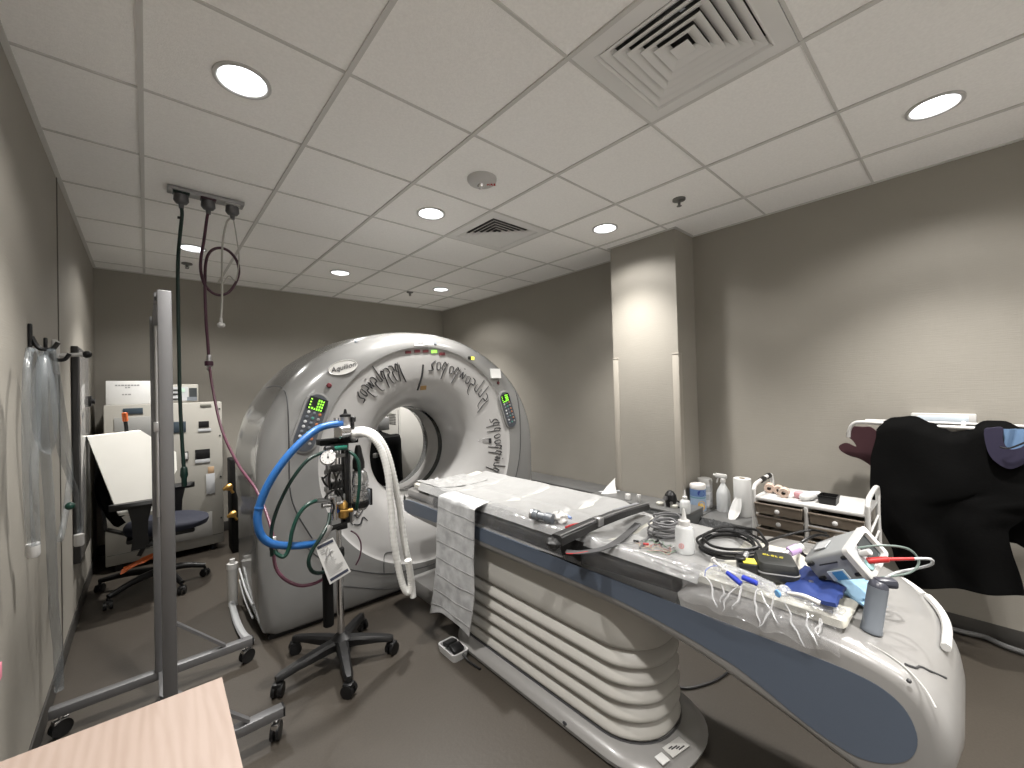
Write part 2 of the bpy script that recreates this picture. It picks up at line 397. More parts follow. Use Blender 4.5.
# ---------------------------------------------------------------- air diffusers
def diffuser(cx, cy, label, inner, nl):
    t = thing('air_diffuser', (cx, cy, ZC), label, 'air vent')
    h = G/2-.008
    pm = MB()
    def sq(r, z): return [Vector((cx-r, cy-r, z)), Vector((cx+r, cy-r, z)), Vector((cx+r, cy+r, z)), Vector((cx-r, cy+r, z))]
    pm.loft([sq(h, ZT), sq(h, ZC+.001), sq(inner+.012, ZC+.001), sq(inner+.006, ZC-.004), sq(inner, ZC+.0), sq(inner-.012, ZT+.03)], cap=False)
    part('face_panel', pm, WHITE2, t)
    part('neck', MB().loft([sq(inner-.003, ZC+.03), sq(inner-.003, ZC+.16), sq(.01, ZC+.16)], cap=False), DKGREY, t)
    step = (inner-.012-.035)/nl
    for k in range(nl):
        r = inner-.012-k*step; lm = MB()
        lo_, hi = r, r-step*1.1
        z0 = ZC+.004
        lm.loft([sq(lo_+.005, z0-.001), sq(lo_, z0-.001), sq(hi+.003, z0+.022), sq(hi+.003, z0+.025), sq(lo_+.002, z0+.002), sq(lo_+.005, z0+.001)], cap=False, closed=True)
        part('louver', lm, WHITE2, t)
    part('centre_cone', MB().loft([sq(.034, ZC+.004), sq(.004, ZC+.022)]), WHITE2, t)
    return t
WHITE2 = mat('diffuser_paint', (.72, .715, .70), .45)
diffuser(1.520, .686, 'large square four-way air diffuser with grey louvers at the top of the picture', .228, 5)
diffuser(2.130, 2.515, 'smaller-looking square air diffuser with dark louver gaps over the scanner table', .228, 5)

# ---------------------------------------------------------------- smoke detector with strobe, sprinklers
t = thing('smoke_detector', (1.511, 1.912, ZC), 'round white ceiling fire alarm strobe with clear lens', 'fire alarm')
x, y = 1.511, 1.912
part('body', MB().lathe((x, y, 0), [(.088, ZT), (.087, ZC-.006), (.078, ZC-.018), (.06, ZC-.027), (.035, ZC-.032), (.0, ZC-.033)], n=40), WHITE, t)
part('strobe_lens', MB().lathe((x-.012, y+.0, 0), [(.024, ZC-.028), (.022, ZC-.045), (.014, ZC-.054), (.0, ZC-.056)], n=20), CHROME, t, 'clear strobe lens')
lm = MB()
pm2 = text_mb('FIRE', .03, (x+.040, y-.036, ZC-.0315), (.745, -.667, 0), (-.62, -.78, 0), .004)
part('lettering', pm2, RED, t, 'red lettering')
def sprinkler(x, y, label):
    t = thing('sprinkler_head', (x, y, ZC), label, 'sprinkler', 'ceiling sprinkler heads')
    part('escutcheon', MB().lathe((x, y, 0), [(.042, ZT), (.042, ZC-.003), (.03, ZC-.008), (.012, ZC-.009)], n=24), mat('dull_sprinkler_metal', (.16, .16, .155), .4, metal=.5), t)
    hm = MB().cyl((x, y, ZC-.005), (x, y, ZC-.03), .009, n=12)
    for s in (-1, 1): hm.tube([(x+.008*s, y, ZC-.015), (x+.016*s, y, ZC-.024), (x+.004*s, y, ZC-.04)], .003, 6)
    part('frame', hm, MATS['dull_sprinkler_metal'], t)
    part('deflector', MB().cyl((x, y, ZC-.04), (x, y, ZC-.043), .016, n=16), MATS['dull_sprinkler_metal'], t)
sprinkler(2.715, 1.285, 'sprinkler head on the ceiling near the column and right wall')
sprinkler(2.5, 4.69, 'far sprinkler head on the ceiling above the right side of the scanner ring')
sprinkler(.298, 4.873, 'far sprinkler head behind the dark green ceiling hose')

# ---------------------------------------------------------------- ceiling gas outlets
t = thing('gas_outlet_plate', (.30, 3.15, ZC), 'grey metal ceiling plate with three medical gas outlets', 'gas outlet')
part('plate', MB().box2((.105, 3.105, ZC-.018), (.49, 3.195, ZC+.005), bev=.004), mat('outlet_metal', (.33, .33, .335), .4, metal=.5), t)
OUT = [(.17, DGREENH, 'green outlet socket'), (.302, PURPH, 'maroon outlet socket'), (.428, WHITE, 'white outlet socket')]
for x, m, lb in OUT:
    o = part('outlet_socket', MB().box2((x-.04, 3.115, ZC-.026), (x+.04, 3.18, ZC-.016), bev=.003), m, t, lb)
    part('connector', MB().lathe((x, 3.15, 0), [(.02, ZC-.026), (.036, ZC-.03), (.038, ZC-.065), (.028, ZC-.08), (.014, ZC-.085), (.012, ZC-.11)], n=20), mat('dark_connector', (.12, .12, .125), .35, metal=.6), o)
HY = 3.15
def px(pts, y): return [at(a, b, 'y', y) for a, b in pts]
t = thing('green_gas_hose', (.171, HY, .95), 'dark green hose hanging straight down from the ceiling outlet', 'hose')
gp = [Vector((.17, HY, ZC-.10))]+px([(182, 215), (180, 235), (178, 262), (178, 300), (179, 350), (180, 400), (182, 440), (184, 470)], HY)
part('hose', MB().tube(spline(gp), .0095, 12), DGREENH, t)
e = gp[-1]; part('end_fitting', MB().lathe(e, [(.011, .02), (.017, .01), (.02, -.03), (.014, -.05), (.014, -.09), (.008, -.1)], n=16), DGREENH, t)
b0 = gp[1]; part('clip', MB().box(b0+Vector((-.012, 0, -.02)), (.02, .02, .012), bev=.002), BLACK, t)
t = thing('maroon_gas_hose', (.3, HY, .9), 'maroon hose with one round loop running from ceiling to ventilator', 'hose')
pp = [Vector((.302, HY, ZC-.10))]+px([(207, 218), (204, 240), (201, 258), (201, 272), (205, 285)], HY)+px([(213, 293), (222, 295), (231, 290), (238, 277), (238, 264), (231, 253), (221, 248), (211, 251), (206, 262)], HY+.03)+px([(205, 285), (206, 320), (208, 345), (209, 362)], HY)
pp2 = [at(a, b, 'y', y) for a, b, y in [(209, 362, 3.15), (213, 390, 3.1), (222, 430, 2.97), (238, 464, 2.78), (255, 488, 2.62), (266, 512, 2.5), (272, 532, 2.42), (274, 545, 2.38)]]
part('hose', MB().tube(spline(pp), .0085, 12), PURPH, t)
part('lower_hose', MB().tube(spline(pp2), .0075, 12), PINKH, t, 'duller pink lower length')
e = pp[-1]; part('coupling', MB().lathe(e, [(.01, .045), (.013, .04), (.013, .01), (.02, .008), (.02, -.025), (.013, -.03), (.013, -.05), (.008, -.055)], n=16), [STEEL], t)
part('grip', MB().lathe(e, [(.0215, .005), (.023, 0), (.023, -.02), (.0215, -.024)], n=16), PURPH, t)
t = thing('vacuum_line', (.428, HY, 1.7), 'thin pale grey tubing loop hanging from the white ceiling outlet', 'hose')
wp = [Vector((.428, HY, ZC-.1))]+px([(227, 222), (223, 240), (222, 262), (222, 300), (221, 318)], HY)
part('tube', MB().tube(spline(wp), .006, 10), GREYH, t)
wp = [Vector((.430, HY+.01, ZC-.1))]+px([(234, 222), (237, 240), (239, 258), (236, 280), (229, 276), (223, 284)], HY+.02)
part('return_tube', MB().tube(spline(wp), .004, 8), GREYH, t)
e = at(221, 318, 'y', HY); part('end_cap', MB().lathe(e, [(.008, .0), (.009, -.03), (.02, -.035), (.022, -.05), (.014, -.058)], n=16), WHITE, t)

# ---------------------------------------------------------------- maple desk corner, lower left
dz = .76
cnr = at(222, 677, 'z', dz); pl = at(0, 762, 'z', dz); pr_ = at(243, 768, 'z', dz)
dx = (pl-cnr).normalized(); dy = (pr_-cnr).normalized()
A = cnr; B = Vector((XL+.006, A.y+dx.y/dx.x*(XL+.006-A.x), dz)); C_ = A+dy*1.15; D_ = Vector((XL+.006, C_.y, dz))
t = thing('desk', (-.1, .8, 0), 'pale maple desk with a sharp corner at lower left of the picture', 'desk')
part('desktop', MB().prism([A, B, D_, C_], (0, 0, -.028)), WOOD, t)
dm = MB().prism([A+dx*.05+dy*.03+Vector((0, 0, -.028)), A+dx*.068+dy*.03+Vector((0, 0, -.028)), A+dx*.068+dy*1.1+Vector((0, 0, -.028)), A+dx*.05+dy*1.1+Vector((0, 0, -.028))], (0, 0, -dz+.028))
part('end_panel', dm, WOOD, t)
part('back_panel', MB().prism([A+dx*.07+dy*.05+Vector((0, 0, -.028)), B-dx*.02+dy*.05+Vector((0, 0, -.028)), B-dx*.02+dy*.068+Vector((0, 0, -.028)), A+dx*.07+dy*.068+Vector((0, 0, -.028))], (0, 0, -.5)), WOOD, t)

# ---------------------------------------------------------------- left wall: board, hooks, tubing
t = thing('wall_board', (XL, 4.15, .50), 'tall narrow dark-edged grey board mounted on the left wall', 'board')
part('frame', MB().box2((XL+.001, 3.88, .42), (XL+.034, 4.46, 1.835), bev=.004), mat('board_edge', (.03, .03, .03), .5), t)
part('face', MB().box2((XL+.032, 3.90, .44), (XL+.040, 4.44, 1.815), bev=.002), mat('board_face', (.20, .195, .19), .18, coat=.5), t)
part('latch', MB().cyl((XL+.036, 4.40, 1.47), (XL+.075, 4.40, 1.47), .02, n=14).box((XL+.048, 4.40, 1.47), (.02, .05, .08), bev=.005), BLACK, t)
def hook(y, z, label):
    m = MB().box((XL+.007, y, z+.015), (.012, .022, .10), bev=.004)
    m.tube(spline([(XL+.01, y, z+.01), (XL+.03, y, z-.035), (XL+.065, y, z-.04), (XL+.085, y, z-.01)]), .0085, 8)
    return single('wall_hook', m, BLACK, label, 'hook', 'black wall hooks')
hook(2.60, 1.74, 'black wall hook closest to the viewer on the left wall')
hook(2.95, 1.72, 'black wall hook beside the white tubing holder on the left wall')
t = thing('tubing_holder', (XL, 3.22, 1.66), 'small white plastic tubing holder with black ends on the left wall', 'holder')
part('back_plate', MB().box2((XL+.001, 3.17, 1.62), (XL+.02, 3.27, 1.80), bev=.005), WHITE, t)
part('peg', MB().cyl((XL+.02, 3.22, 1.72), (XL+.12, 3.22, 1.73), .011, n=12), WHITE, t)
part('peg_tip', MB().sphere((XL+.125, 3.22, 1.73), .02), BLACK, t)
def wt(name, paths, r, label, cat='tubing', y0=None, ribs=True):
    base = paths[0][-1]
    t = thing(name, base, label, cat, 'clear breathing tubing on the left wall')
    for P in paths:
        part('tube', MB().tube(spline(P, 10), r, 10), CLEARTUBE, t)
    return t
TX = XL+.05
def lw(pts, x=TX): return [at(a, b, 'x', x) for a, b in pts]
t = wt('breathing_tubing', [lw([(30, 349), (27, 372), (26, 420), (27, 480), (29, 520), (33, 549)]), lw([(33, 350), (37, 380), (36, 430), (34, 480), (36, 545)], TX+.03)], .011, 'clear tubing pair hanging from the nearest black wall hook')
part('end_cuff', MB().lathe(lw([(33, 549)])[0], [(.018, .02), (.019, -.02), (.015, -.03)], n=14), WHITE, t)
t = wt('breathing_tubing', [lw([(43, 352), (42, 400), (45, 450), (49, 500), (52, 560), (54, 610), (58, 650), (59, 690)], TX+.02)], .015, 'long greenish clear corrugated tubing nearly reaching the floor at the left wall')
t = wt('breathing_tubing', [lw([(51, 350), (54, 380), (57, 420), (61, 450), (69, 475), (78, 500), (80, 525), (79, 538)], TX+.04), lw([(52, 350), (58, 385), (62, 410), (67, 440), (70, 470), (66, 510), (60, 540)], TX+.02)], .012, 'clear curved tubing hanging from the white holder, ending in a white cuff')
part('end_cuff', MB().lathe(lw([(79, 540)], TX+.04)[0], [(.02, .03), (.021, -.02), (.017, -.03)], n=14), WHITE, t)
part('green_knob', MB().sphere(lw([(70, 506)], TX+.04)[0], .018), GREENH, t, 'green knob')
hm = MB()
for o_ in (0, .05): hm.tube(spline([at(46, 352+o_*60, 'x', TX+.03), at(43, 380, 'x', TX+.03)+Vector((o_, 0, 0)), at(43, 430, 'x', TX+.04), at(48, 470, 'x', TX+.05)+Vector((o_, 0, 0))], 8), .013, 8)
single('breathing_bag', MB().tube(spline(lw([(44, 356), (43, 380), (44, 410), (46, 440), (48, 452)], TX+.05), 10), .03, 14, rf=lambda u: .010+.022*math.sin(PI*min(1, u*1.05))**.8), CLEARTUBE, 'limp clear breathing bag hanging among the wall tubing', 'breathing bag')
pn = at(1, 668, 'x', XL+.004)
single('sticky_note', MB().box((XL+.002, pn.y-.03, pn.z-.01), (.004, .09, .05), bev=.001), PINK, 'small pink note on the left wall at the picture edge', 'note')
# ================================================================ CT SCANNER GANTRY
GX, GZ, GY = 1.635, 1.0, 2.80
def gout(th):
    c, s = math.cos(th), math.sin(th)
    a, b, n = (1.15, .955, 2.1) if s >= 0 else (1.15, .985, 26.)
    return ((abs(c)/a)**n+(abs(s)/b)**n)**(-1/n)
def sm(a, b, x): t = min(1, max(0, (x-a)/(b-a))); return t*t*(3-2*t)
RD = .82
INNER = [(.355, 3.45), (.355, 3.22), (.362, 3.13), (.385, 3.03), (.42, 2.945), (.47, 2.885), (.53, 2.85), (.60, 2.834), (.68, 2.822), (.76, 2.814), (.80, 2.812), (.812, 2.806), (.82, 2.798)]
def front_y(th, t):
    s = math.sin(th)
    D = .06+.17*sm(-.1, .9, s)+.03*sm(.95, .2, abs(s))
    p = 4.5-2.2*sm(.0, .9, s)
    return 2.797+D*(1-math.sqrt(max(0, 1-t**p)))
def surf_y(x, z):
    r = math.hypot(x-GX, z-GZ); th = math.atan2(z-GZ, x-GX)
    if r <= RD:
        for (r0, y0), (r1, y1) in zip(INNER, INNER[1:]):
            if r0 <= r <= r1 and r1 > r0: return y0+(y1-y0)*(r-r0)/(r1-r0)
        return 3.2
    return front_y(th, min(1, (r-RD)/(gout(th)-RD)))
def GP(px_, py_):
    y = 2.80
    for _ in range(8): p = at(px_, py_, 'y', y); y = surf_y(p.x, p.z)
    return p
def gnorm(x, z, e=.012):
    dx = (surf_y(x+e, z)-surf_y(x-e, z))/(2*e); dz = (surf_y(x, z+e)-surf_y(x, z-e))/(2*e)
    return Vector((dx, -1, dz)).normalized()
NT = 144
def ringpts(fr, fy): return [Vector((GX+fr(th)*math.cos(th), fy(th), GZ+fr(th)*math.sin(th))) for th in [2*PI*k/NT for k in range(NT)]]
rings = []
for r, y in INNER: rings.append(ringpts(lambda th, r=r: r, lambda th, y=y: y))
for t_ in (.03, .15, .3, .45, .6, .7, .78, .85, .9, .94, .97, .99, 1.0):
    rings.append(ringpts(lambda th, t_=t_: RD+(gout(th)-RD)*t_, lambda th, t_=t_: front_y(th, t_)))
for k, y in ((1.0, 3.10), (1.012, 3.3), (1.016, 3.45), (1.01, 3.56), (.985, 3.66), (.94, 3.73), (.88, 3.76)):
    rings.append(ringpts(lambda th, k=k: gout(th)*(k if math.sin(th) > -.2 else min(k, 1.0)), lambda th, y=y: y))
for r, y in ((.62, 3.77), (.52, 3.75), (.45, 3.70), (.39, 3.60)): rings.append(ringpts(lambda th, r=r: r, lambda th, y=y: y))
gan = thing('ct_scanner', (GX, 3.2, 0), 'large pale ring-shaped CT scanner gantry with a round bore', 'CT scanner')
ni = len(INNER)
part('housing', MB().loft(rings[ni-1:]+[rings[0]], cap=False), SHELL, gan, 'silver-grey outer cover', ang=30)
part('bore_funnel', MB().loft(rings[:ni], cap=False), DISC, gan, 'white funnel-shaped front disc', ang=30)
part('plinth', MB().box2((GX-1.10, 2.86, 0), (GX+1.10, 3.66, .03)), BLACK, gan)
part('scan_window', MB().lathe((GX, 0, GZ), [(.3525, 3.2), (.3545, 3.2), (.3545, 3.262), (.3525, 3.262)], axis=(0, 1, 0), n=80, cap=False), EYE, gan, 'dark ring window inside the bore')
# cover seams that follow the shell
def on_shell(pts, lift=.001):
    out = []
    for a, b in pts: p = GP(a, b); out.append(p+gnorm(p.x, p.z)*lift)
    return out
def dens(pts, n=6): return [(v.x, v.y) for v in spline([(a, b, 0) for a, b in pts], n)]
SEAM = mat('seam', (.03, .03, .032), .5)
def seam(pts, w=.004): part('cover_seam', MB().tube(on_shell(dens(pts)), w, 6), SEAM, gan)
xsl = []
seam([(266, 388), (274, 386), (281, 387.5), (285.5, 393), (287.5, 404), (288.5, 425), (289, 455), (290, 490), (297, 513), (312, 538)])
seam([(515.5, 391), (518.5, 404), (520, 421), (520.2, 448), (518, 466), (514.5, 482)])
seam([(300, 541), (320, 558), (345, 568), (384, 573.5), (420, 568), (440, 561)], .003)
seam([(384, 573), (384, 558), (386, 553), (392, 552)], .0025)
seam([(343, 586), (384, 589), (412, 587), (436, 580)], .003)
# alignment slot, stickers, lamps
def decal(name, pts, m, lift=.003, th=.003, label=None, par=None):
    P = on_shell(pts, lift); n = (P[1]-P[0]).cross(P[2]-P[0]).normalized()
    if n.y > 0: n = -n
    return part(name, MB().prism(P, n*-th), m, par or gan, label)
def disc_on(name, pxy, r, h, m, label=None):
    p = GP(*pxy); n = gnorm(p.x, p.z); return part(name, MB().lathe(p, [(r, -.004), (r, h*.6), (r*.7, h), (0, h)], axis=n, n=20, cap=True), m, gan, label)
part('alignment_slot', MB().tube(on_shell(dens([(423.2, 364.5), (421.5, 377), (417.5, 390)])), .0075, 8), INK, gan, 'dark laser slot')
decal('sticker', [(420.5, 386), (426.5, 385.5), (426, 389.5), (420, 390)], mat('amber_sticker', (.25, .15, .05), .5), label='brown sticker')
for k, (a, b) in enumerate([(408, 352), (417, 351), (425.5, 351), (434, 351.5), (442, 353.8)]):
    decal('status_lamp', [(a-2.8, b-1.4), (a+2.8, b-1.7), (a+2.8, b+1.4), (a-2.8, b+1.7)], GREENL if k == 3 else DRED, .005, .006, 'lit green lamp' if k == 3 else None)
lb = decal('label_plate', [(414, 340.2), (433, 340), (433.4, 345), (414.4, 345.6)], PAPER, label='white label strip with small grey print')
m = MB()
for a0, a1 in ((416, 421), (423, 431)): m.prism(on_shell([(a0, 342.4), (a1, 342.2), (a1, 343.6), (a0, 343.8)], .0045), (0, .001, 0))
part('print', m, GINK, lb)
disc_on('sensor_dot', (435.2, 343.5), .012, .006, SLATE)
disc_on('screw_cap', (356, 342), .012, .006, SLATE)
disc_on('emergency_button', (329, 385.5), .016, .012, DRED, 'dark red round button, left'); disc_on('emergency_button', (498, 383), .013, .012, DRED, 'dark red round button, right')
decal('indicator', [(468, 356.3), (471, 356.6), (471, 359.6), (468, 359.2)], BLACK); decal('indicator', [(471, 356.6), (474, 357), (474, 360), (471, 359.6)], mat('yellow_lamp', (.6, .6, .05), .4, emis=(.9, .9, .1), estr=.6), label='lit yellow lamp')
nc = GP(494.6, 373.8); nn_ = (gnorm(nc.x, nc.z)+Vector((-.25, -1.3, .15))).normalized(); nxx = Vector((0, 0, 1)).cross(nn_).normalized(); nzz = nn_.cross(nxx)
part('paper_notice', MB().prism([nc+nn_*.022+nxx*a+nzz*b for a, b in ((-.052, -.042), (.052, -.042), (.052, .042), (-.052, .042))], -nn_*.024), PAPER, gan, 'blank white paper notice')
rc = decal('bore_marker', [(478, 440.5), (484, 438.3), (491, 438), (491.3, 443.2), (484, 442.9)], STEEL, .004, .003, 'small grey arrow-shaped marker')
decal('marker_dark_end', [(488.5, 438.3), (491, 438), (491.3, 443.2), (488.7, 443)], INK, .006, .003)  # dark patch at one end of the arrow marker
# oval badge
bc = GP(343, 367.5); bx = (GP(354, 364)-GP(332, 370)); by = (GP(342, 361)-GP(344, 374))
bn = gnorm(bc.x, bc.z); bx = (bx-bn*bx.dot(bn)); by = (by-bn*by.dot(bn)); bxl, byl = bx.length/2*1.28, by.length/2*1.0; bx.normalize(); by = by-bx*by.dot(bx); by.normalize()
ov = [bc+bn*.002+bx*(bxl*math.cos(2*PI*k/40))+by*(byl*math.sin(2*PI*k/40)) for k in range(40)]
bd = part('badge', MB().prism(ov, -bn*.006).tube(ov, .003, 6, closed=True), SHELL2, gan, 'oval name badge')
part('lettering', text_mb('Aquilion', byl*1.05, bc+bn*.004, bx, by, .002, shear=.35), INK, bd, 'slanted dark name lettering')

# control panels: capsule plate, display with lit green digits, push buttons
def panel(top, bot, wr, label):
    a, b = GP(*top), GP(*bot); c = (a+b)/2; n = (gnorm(a.x, a.z)+gnorm(b.x, b.z)).normalized()
    u = (a-b); L = u.length/2; u.normalize(); u = (u-n*u.dot(n)).normalized(); v = n.cross(u)
    if v.x < 0: v = -v
    c = c+n*.004
    def caps(r, off):
        P = []
        for k in range(17): an = PI*k/16; P.append(c+u*(L+r*math.sin(an))+v*(r*math.cos(an))+n*off)
        for k in range(17): an = PI+PI*k/16; P.append(c+u*(-L+r*math.sin(an))+v*(r*math.cos(an))+n*off)
        return P
    pl = part('control_panel', MB().loft([caps(wr*1.12, -.012), caps(wr*1.1, .002), caps(wr, .004)]), SHELL, gan, label)
    part('keypad', MB().prism(caps(wr*.92, .003), n*.004), mat('keypad_grey', (.05, .055, .065), .35), pl)
    def quad(u0, u1, v0, v1, off): return [c+u*(u0)+v*v0+n*off, c+u*u0+v*v1+n*off, c+u*u1+v*v1+n*off, c+u*u1+v*v0+n*off]
    T = L+wr*.75
    part('display', MB().prism(quad(L+wr*.60, L-wr*.58, -wr*.80, wr*.80, .0075), n*.002), BLACK, pl)
    dm = MB(); R = wr*1.0
    for row in range(4):
        uu = L+wr*.36-row*wr*.27
        n0 = 2 if row < 3 else 0
        for q in range(n0, 5):
            v0 = -wr*.42+q*wr*.2; h = wr*.085
            for (a0, b0, a1, b1) in ((h, 0, h*.7, wr*.11), (-h*.15, 0, h*.15, wr*.11), (-h, 0, -h*.7, wr*.11), (h, wr*.09, -h, wr*.125)):
                if (row+q) % 3 == 1 and a0 == h and b0 == 0: continue
                dm.prism(quad(uu+a0, uu+a1, v0+b0, v0+b1, .0098), n*.001)
        dm.prism(quad(uu+h*.6, uu-h*.6, -wr*.66, -wr*.54, .0098), n*.001)
    part('digits', dm, GREEND, pl, 'lit green digits')
    k = 0
    for row in range(7):
        for q in range(3):
            uu = L-wr*.85-row*(2*L-wr*.45)/6.6; vv = (q-1)*wr*.5
            if row >= 5 and q == 1 and row % 2: continue
            bmM = [LGREY, MGREY, SLATE, SLATE, mat('button_amber', (.3, .12, .06), .4), mat('button_green', (.05, .18, .15), .4)][(row*3+q*2+(row > 2)*3) % 6]
            part('button', MB().lathe(c+u*uu+v*vv, [(wr*.14, .006), (wr*.14, .010), (wr*.09, .0115), (0, .0115)], axis=n, n=12), bmM, pl)
panel((317, 404.5), (304, 441), .070, 'left control panel')
panel((504.4, 398), (511.0, 421), .060, 'right control panel')
# black handwritten-looking flourishes round the funnel (generic script)
def script(name, a0, a1, r0, seed, n):
    rnd = random.Random(seed); m = MB(); w = .0036
    def pol(a, r): r = r0+(r-r0)*1.35; x, z = GX+r*math.cos(a), GZ+r*math.sin(a); return Vector((x, surf_y(x, z)-.002, z))
    def stroke(pts, w_=w): m.tube([pol(a, r) for a, r in [(v.x, v.y) for v in spline([(a, r, 0) for a, r in pts], 6)]], w_, 6, rf=lambda u: w_*(.5+.7*math.sin(PI*min(.98, u+.1))))
    da = (a1-a0)/n
    for i in range(n):
        a = a0+da*(i+.15); k = rnd.randrange(5); sl = da*.5
        if k == 0: stroke([(a+da*.1, r0+.02), (a, r0-.015), (a+da*.4, r0-.025), (a+da*.6, r0+.01), (a+da*.25, r0+.022)])
        elif k == 1: stroke([(a+sl, r0-.075), (a+da*.3, r0-.01), (a, r0+.03)]); stroke([(a+da*.1, r0+.01), (a+da*.5, r0+.028), (a+da*.75, r0-.01), (a+da*.4, r0-.02)])
        elif k == 2: stroke([(a+da*.3, r0+.075), (a+da*.15, r0), (a+da*.1, r0-.02), (a+da*.6, r0-.015), (a+da*.7, r0+.02)])
        elif k == 3:
            stroke([(a, r0+.02), (a+da*.15, r0-.02), (a+da*.5, r0+.02), (a+da*.6, r0-.02), (a+da*.9, r0+.02)])
            stroke([(a+da*.4, r0+.04), (a+da*.55, r0+.045)])
        else: stroke([(a+da*.8, r0+.03), (a+da*.3, r0+.025), (a+da*.1, r0-.005), (a+da*.6, r0-.01), (a+da*.3, r0-.06), (a-da*.3, r0-.07)])
    stroke([(a0-da*.6, r0-.09), (a0-da*.1, r0-.03), (a0, r0+.02)], w*1.2); stroke([(a1, r0+.025), (a1+da*.5, r0), (a1+da*.2, r0-.03), (a1+da*.9, r0-.035)], w*1.2)
    part('script_lettering', m, INK, gan, 'flowing black script')
def ang(px_, py_): p = GP(px_, py_); return math.atan2(p.z-GZ, p.x-GX), math.hypot(p.x-GX, p.z-GZ)
A1 = ang(357, 395); A2 = ang(402, 366); script('s', A2[0]+.03, A1[0]-.03, .70, 3, 9)
A1 = ang(434, 372); A2 = ang(487, 401); script('s', A2[0], A1[0], .69, 5, 10)
A1 = ang(491, 425); A2 = ang(493, 470); script('s', A2[0]-.03, A1[0]+.02, .70, 8, 9)
A1 = ang(333, 470); A2 = ang(356, 522); script('s', A1[0], A2[0], .69, 11, 6)
# left side foot: kick rail and post
sb = MB()
p0 = [at(235, 600, 'z', .03), at(240, 618, 'z', .03), at(247, 632, 'z', .03), at(255, 639, 'z', .03)]
sb.tube(spline([(q.x-.02, q.y, .025) for q in p0], 6), .02, 8)
part('kick_rail', sb, LGREY, gan)
q = at(233, 598, 'z', .05)
part('post', MB().cyl((q.x, q.y, 0), (q.x, q.y, .26), .03, n=14), SHELL2, gan)
part('post_cap', MB().lathe((q.x, q.y, .26), [(.034, 0), (.034, .035), (.018, .04), (.016, .065), (.0, .07)], n=14), WHITE, gan)
for zz in (.20, .12):
    part('side_slot', MB().tube(spline([(GX-1.152, 3.05, zz-.04), (GX-1.16, 3.25, zz), (GX-1.163, 3.45, zz+.07)], 6), .006, 6), LGREY, gan)
part('top_vent', MB().box(Vector((GX-.80, 3.38, 1.675)), (.30, .22, .03), Matrix.Rotation(.72, 3, 'Y').inverted(), .01), SHELL, gan)
part('top_vent', MB().box(Vector((GX-.53, 3.40, 1.845)), (.24, .2, .03), Matrix.Rotation(.45, 3, 'Y').inverted(), .01), SHELL, gan)

# ================================================================ PATIENT TABLE
tb = thing('patient_table', (1.665, 1.2, 0), 'long white and blue-grey scanner table on a pleated bellows pedestal', 'patient table')
X0, X1 = 1.33, 2.06
prof = [(2.62, .742), (2.66, .735), (2.685, .70), (2.67, .655), (2.6, .628), (2.2, .618), (1.6, .622), (1.0, .626), (.80, .616), (.655, .598), (.545, .575), (.37, .528), (.24, .487), (.15, .472), (.08, .50), (.042, .56), (.03, .63), (.045, .70), (.085, .755), (.15, .785), (.25, .803), (.40, .812), (.58, .806), (.655, .79), (.70, .755), (.74, .742), (1.4, .742), (2.2, .742)]
pp_ = [(v.x, v.y) for v in spline([(a, b, 0) for a, b in prof], 5, closed=True)]
def inset(P, d):
    n = len(P); out = []
    for i in range(n):
        a, b = P[i-1], P[(i+1) % n]; tx, tz = b[0]-a[0], b[1]-a[1]; L = math.hypot(tx, tz) or 1
        out.append((P[i][0]-tz/L*d*SG, P[i][1]+tx/L*d*SG))
    return out
ar = sum(pp_[i-1][0]*pp_[i][1]-pp_[i][0]*pp_[i-1][1] for i in range(len(pp_)))
SG = 1 if ar > 0 else -1
def TK(x): return .13*max(0, (x-1.68)/.38)**2.2
sl = []
for x, d in ((X0, .03), (X0+.004, .017), (X0+.013, .007), (X0+.03, .0), (1.45, 0), (1.6, 0), (1.7, 0), (1.78, 0), (1.84, 0), (1.9, 0), (1.95, 0), (2.0, 0), (X1-.03, 0), (X1-.013, .007), (X1-.004, .017), (X1, .03)):
    k = TK(x)
    ins = inset(pp_, d)
    sl.append([Vector((x, y+(k+.02*max(0, (1.4-x)/.07))*max(0, 1-(y-.03)/.5)**1.2, z+ 0)) for y, z in ins])
part('bed_frame', MB().loft(sl), COUCHW, tb, ang=35)
pan = [(2.60, .735), (2.0, .737), (1.2, .737), (.6, .738), (.3, .739), (.2, .735), (.15, .72), (.118, .69), (.103, .64), (.115, .59), (.15, .553), (.2, .53), (.25, .53), (.33, .551), (.472, .608), (.56, .628), (.67, .645), (.82, .66), (1.0, .668), (1.5, .668), (2.2, .664), (2.6, .65), (2.645, .69)]
pp3 = [(v.x, v.y) for v in spline([(a, b, 0) for a, b in pan], 4, closed=True)]
for xa, sg in ((X0, -1), (X1, 1)):
    part('side_panel', MB().prism([(xa-sg*.008, y+(TK(X1)*max(0, 1-(y-.03)/.5)**1.2 if sg > 0 else 0), z) for y, z in pp3], (sg*.010, 0, 0)), BLUEG, tb, 'blue-grey side panel')
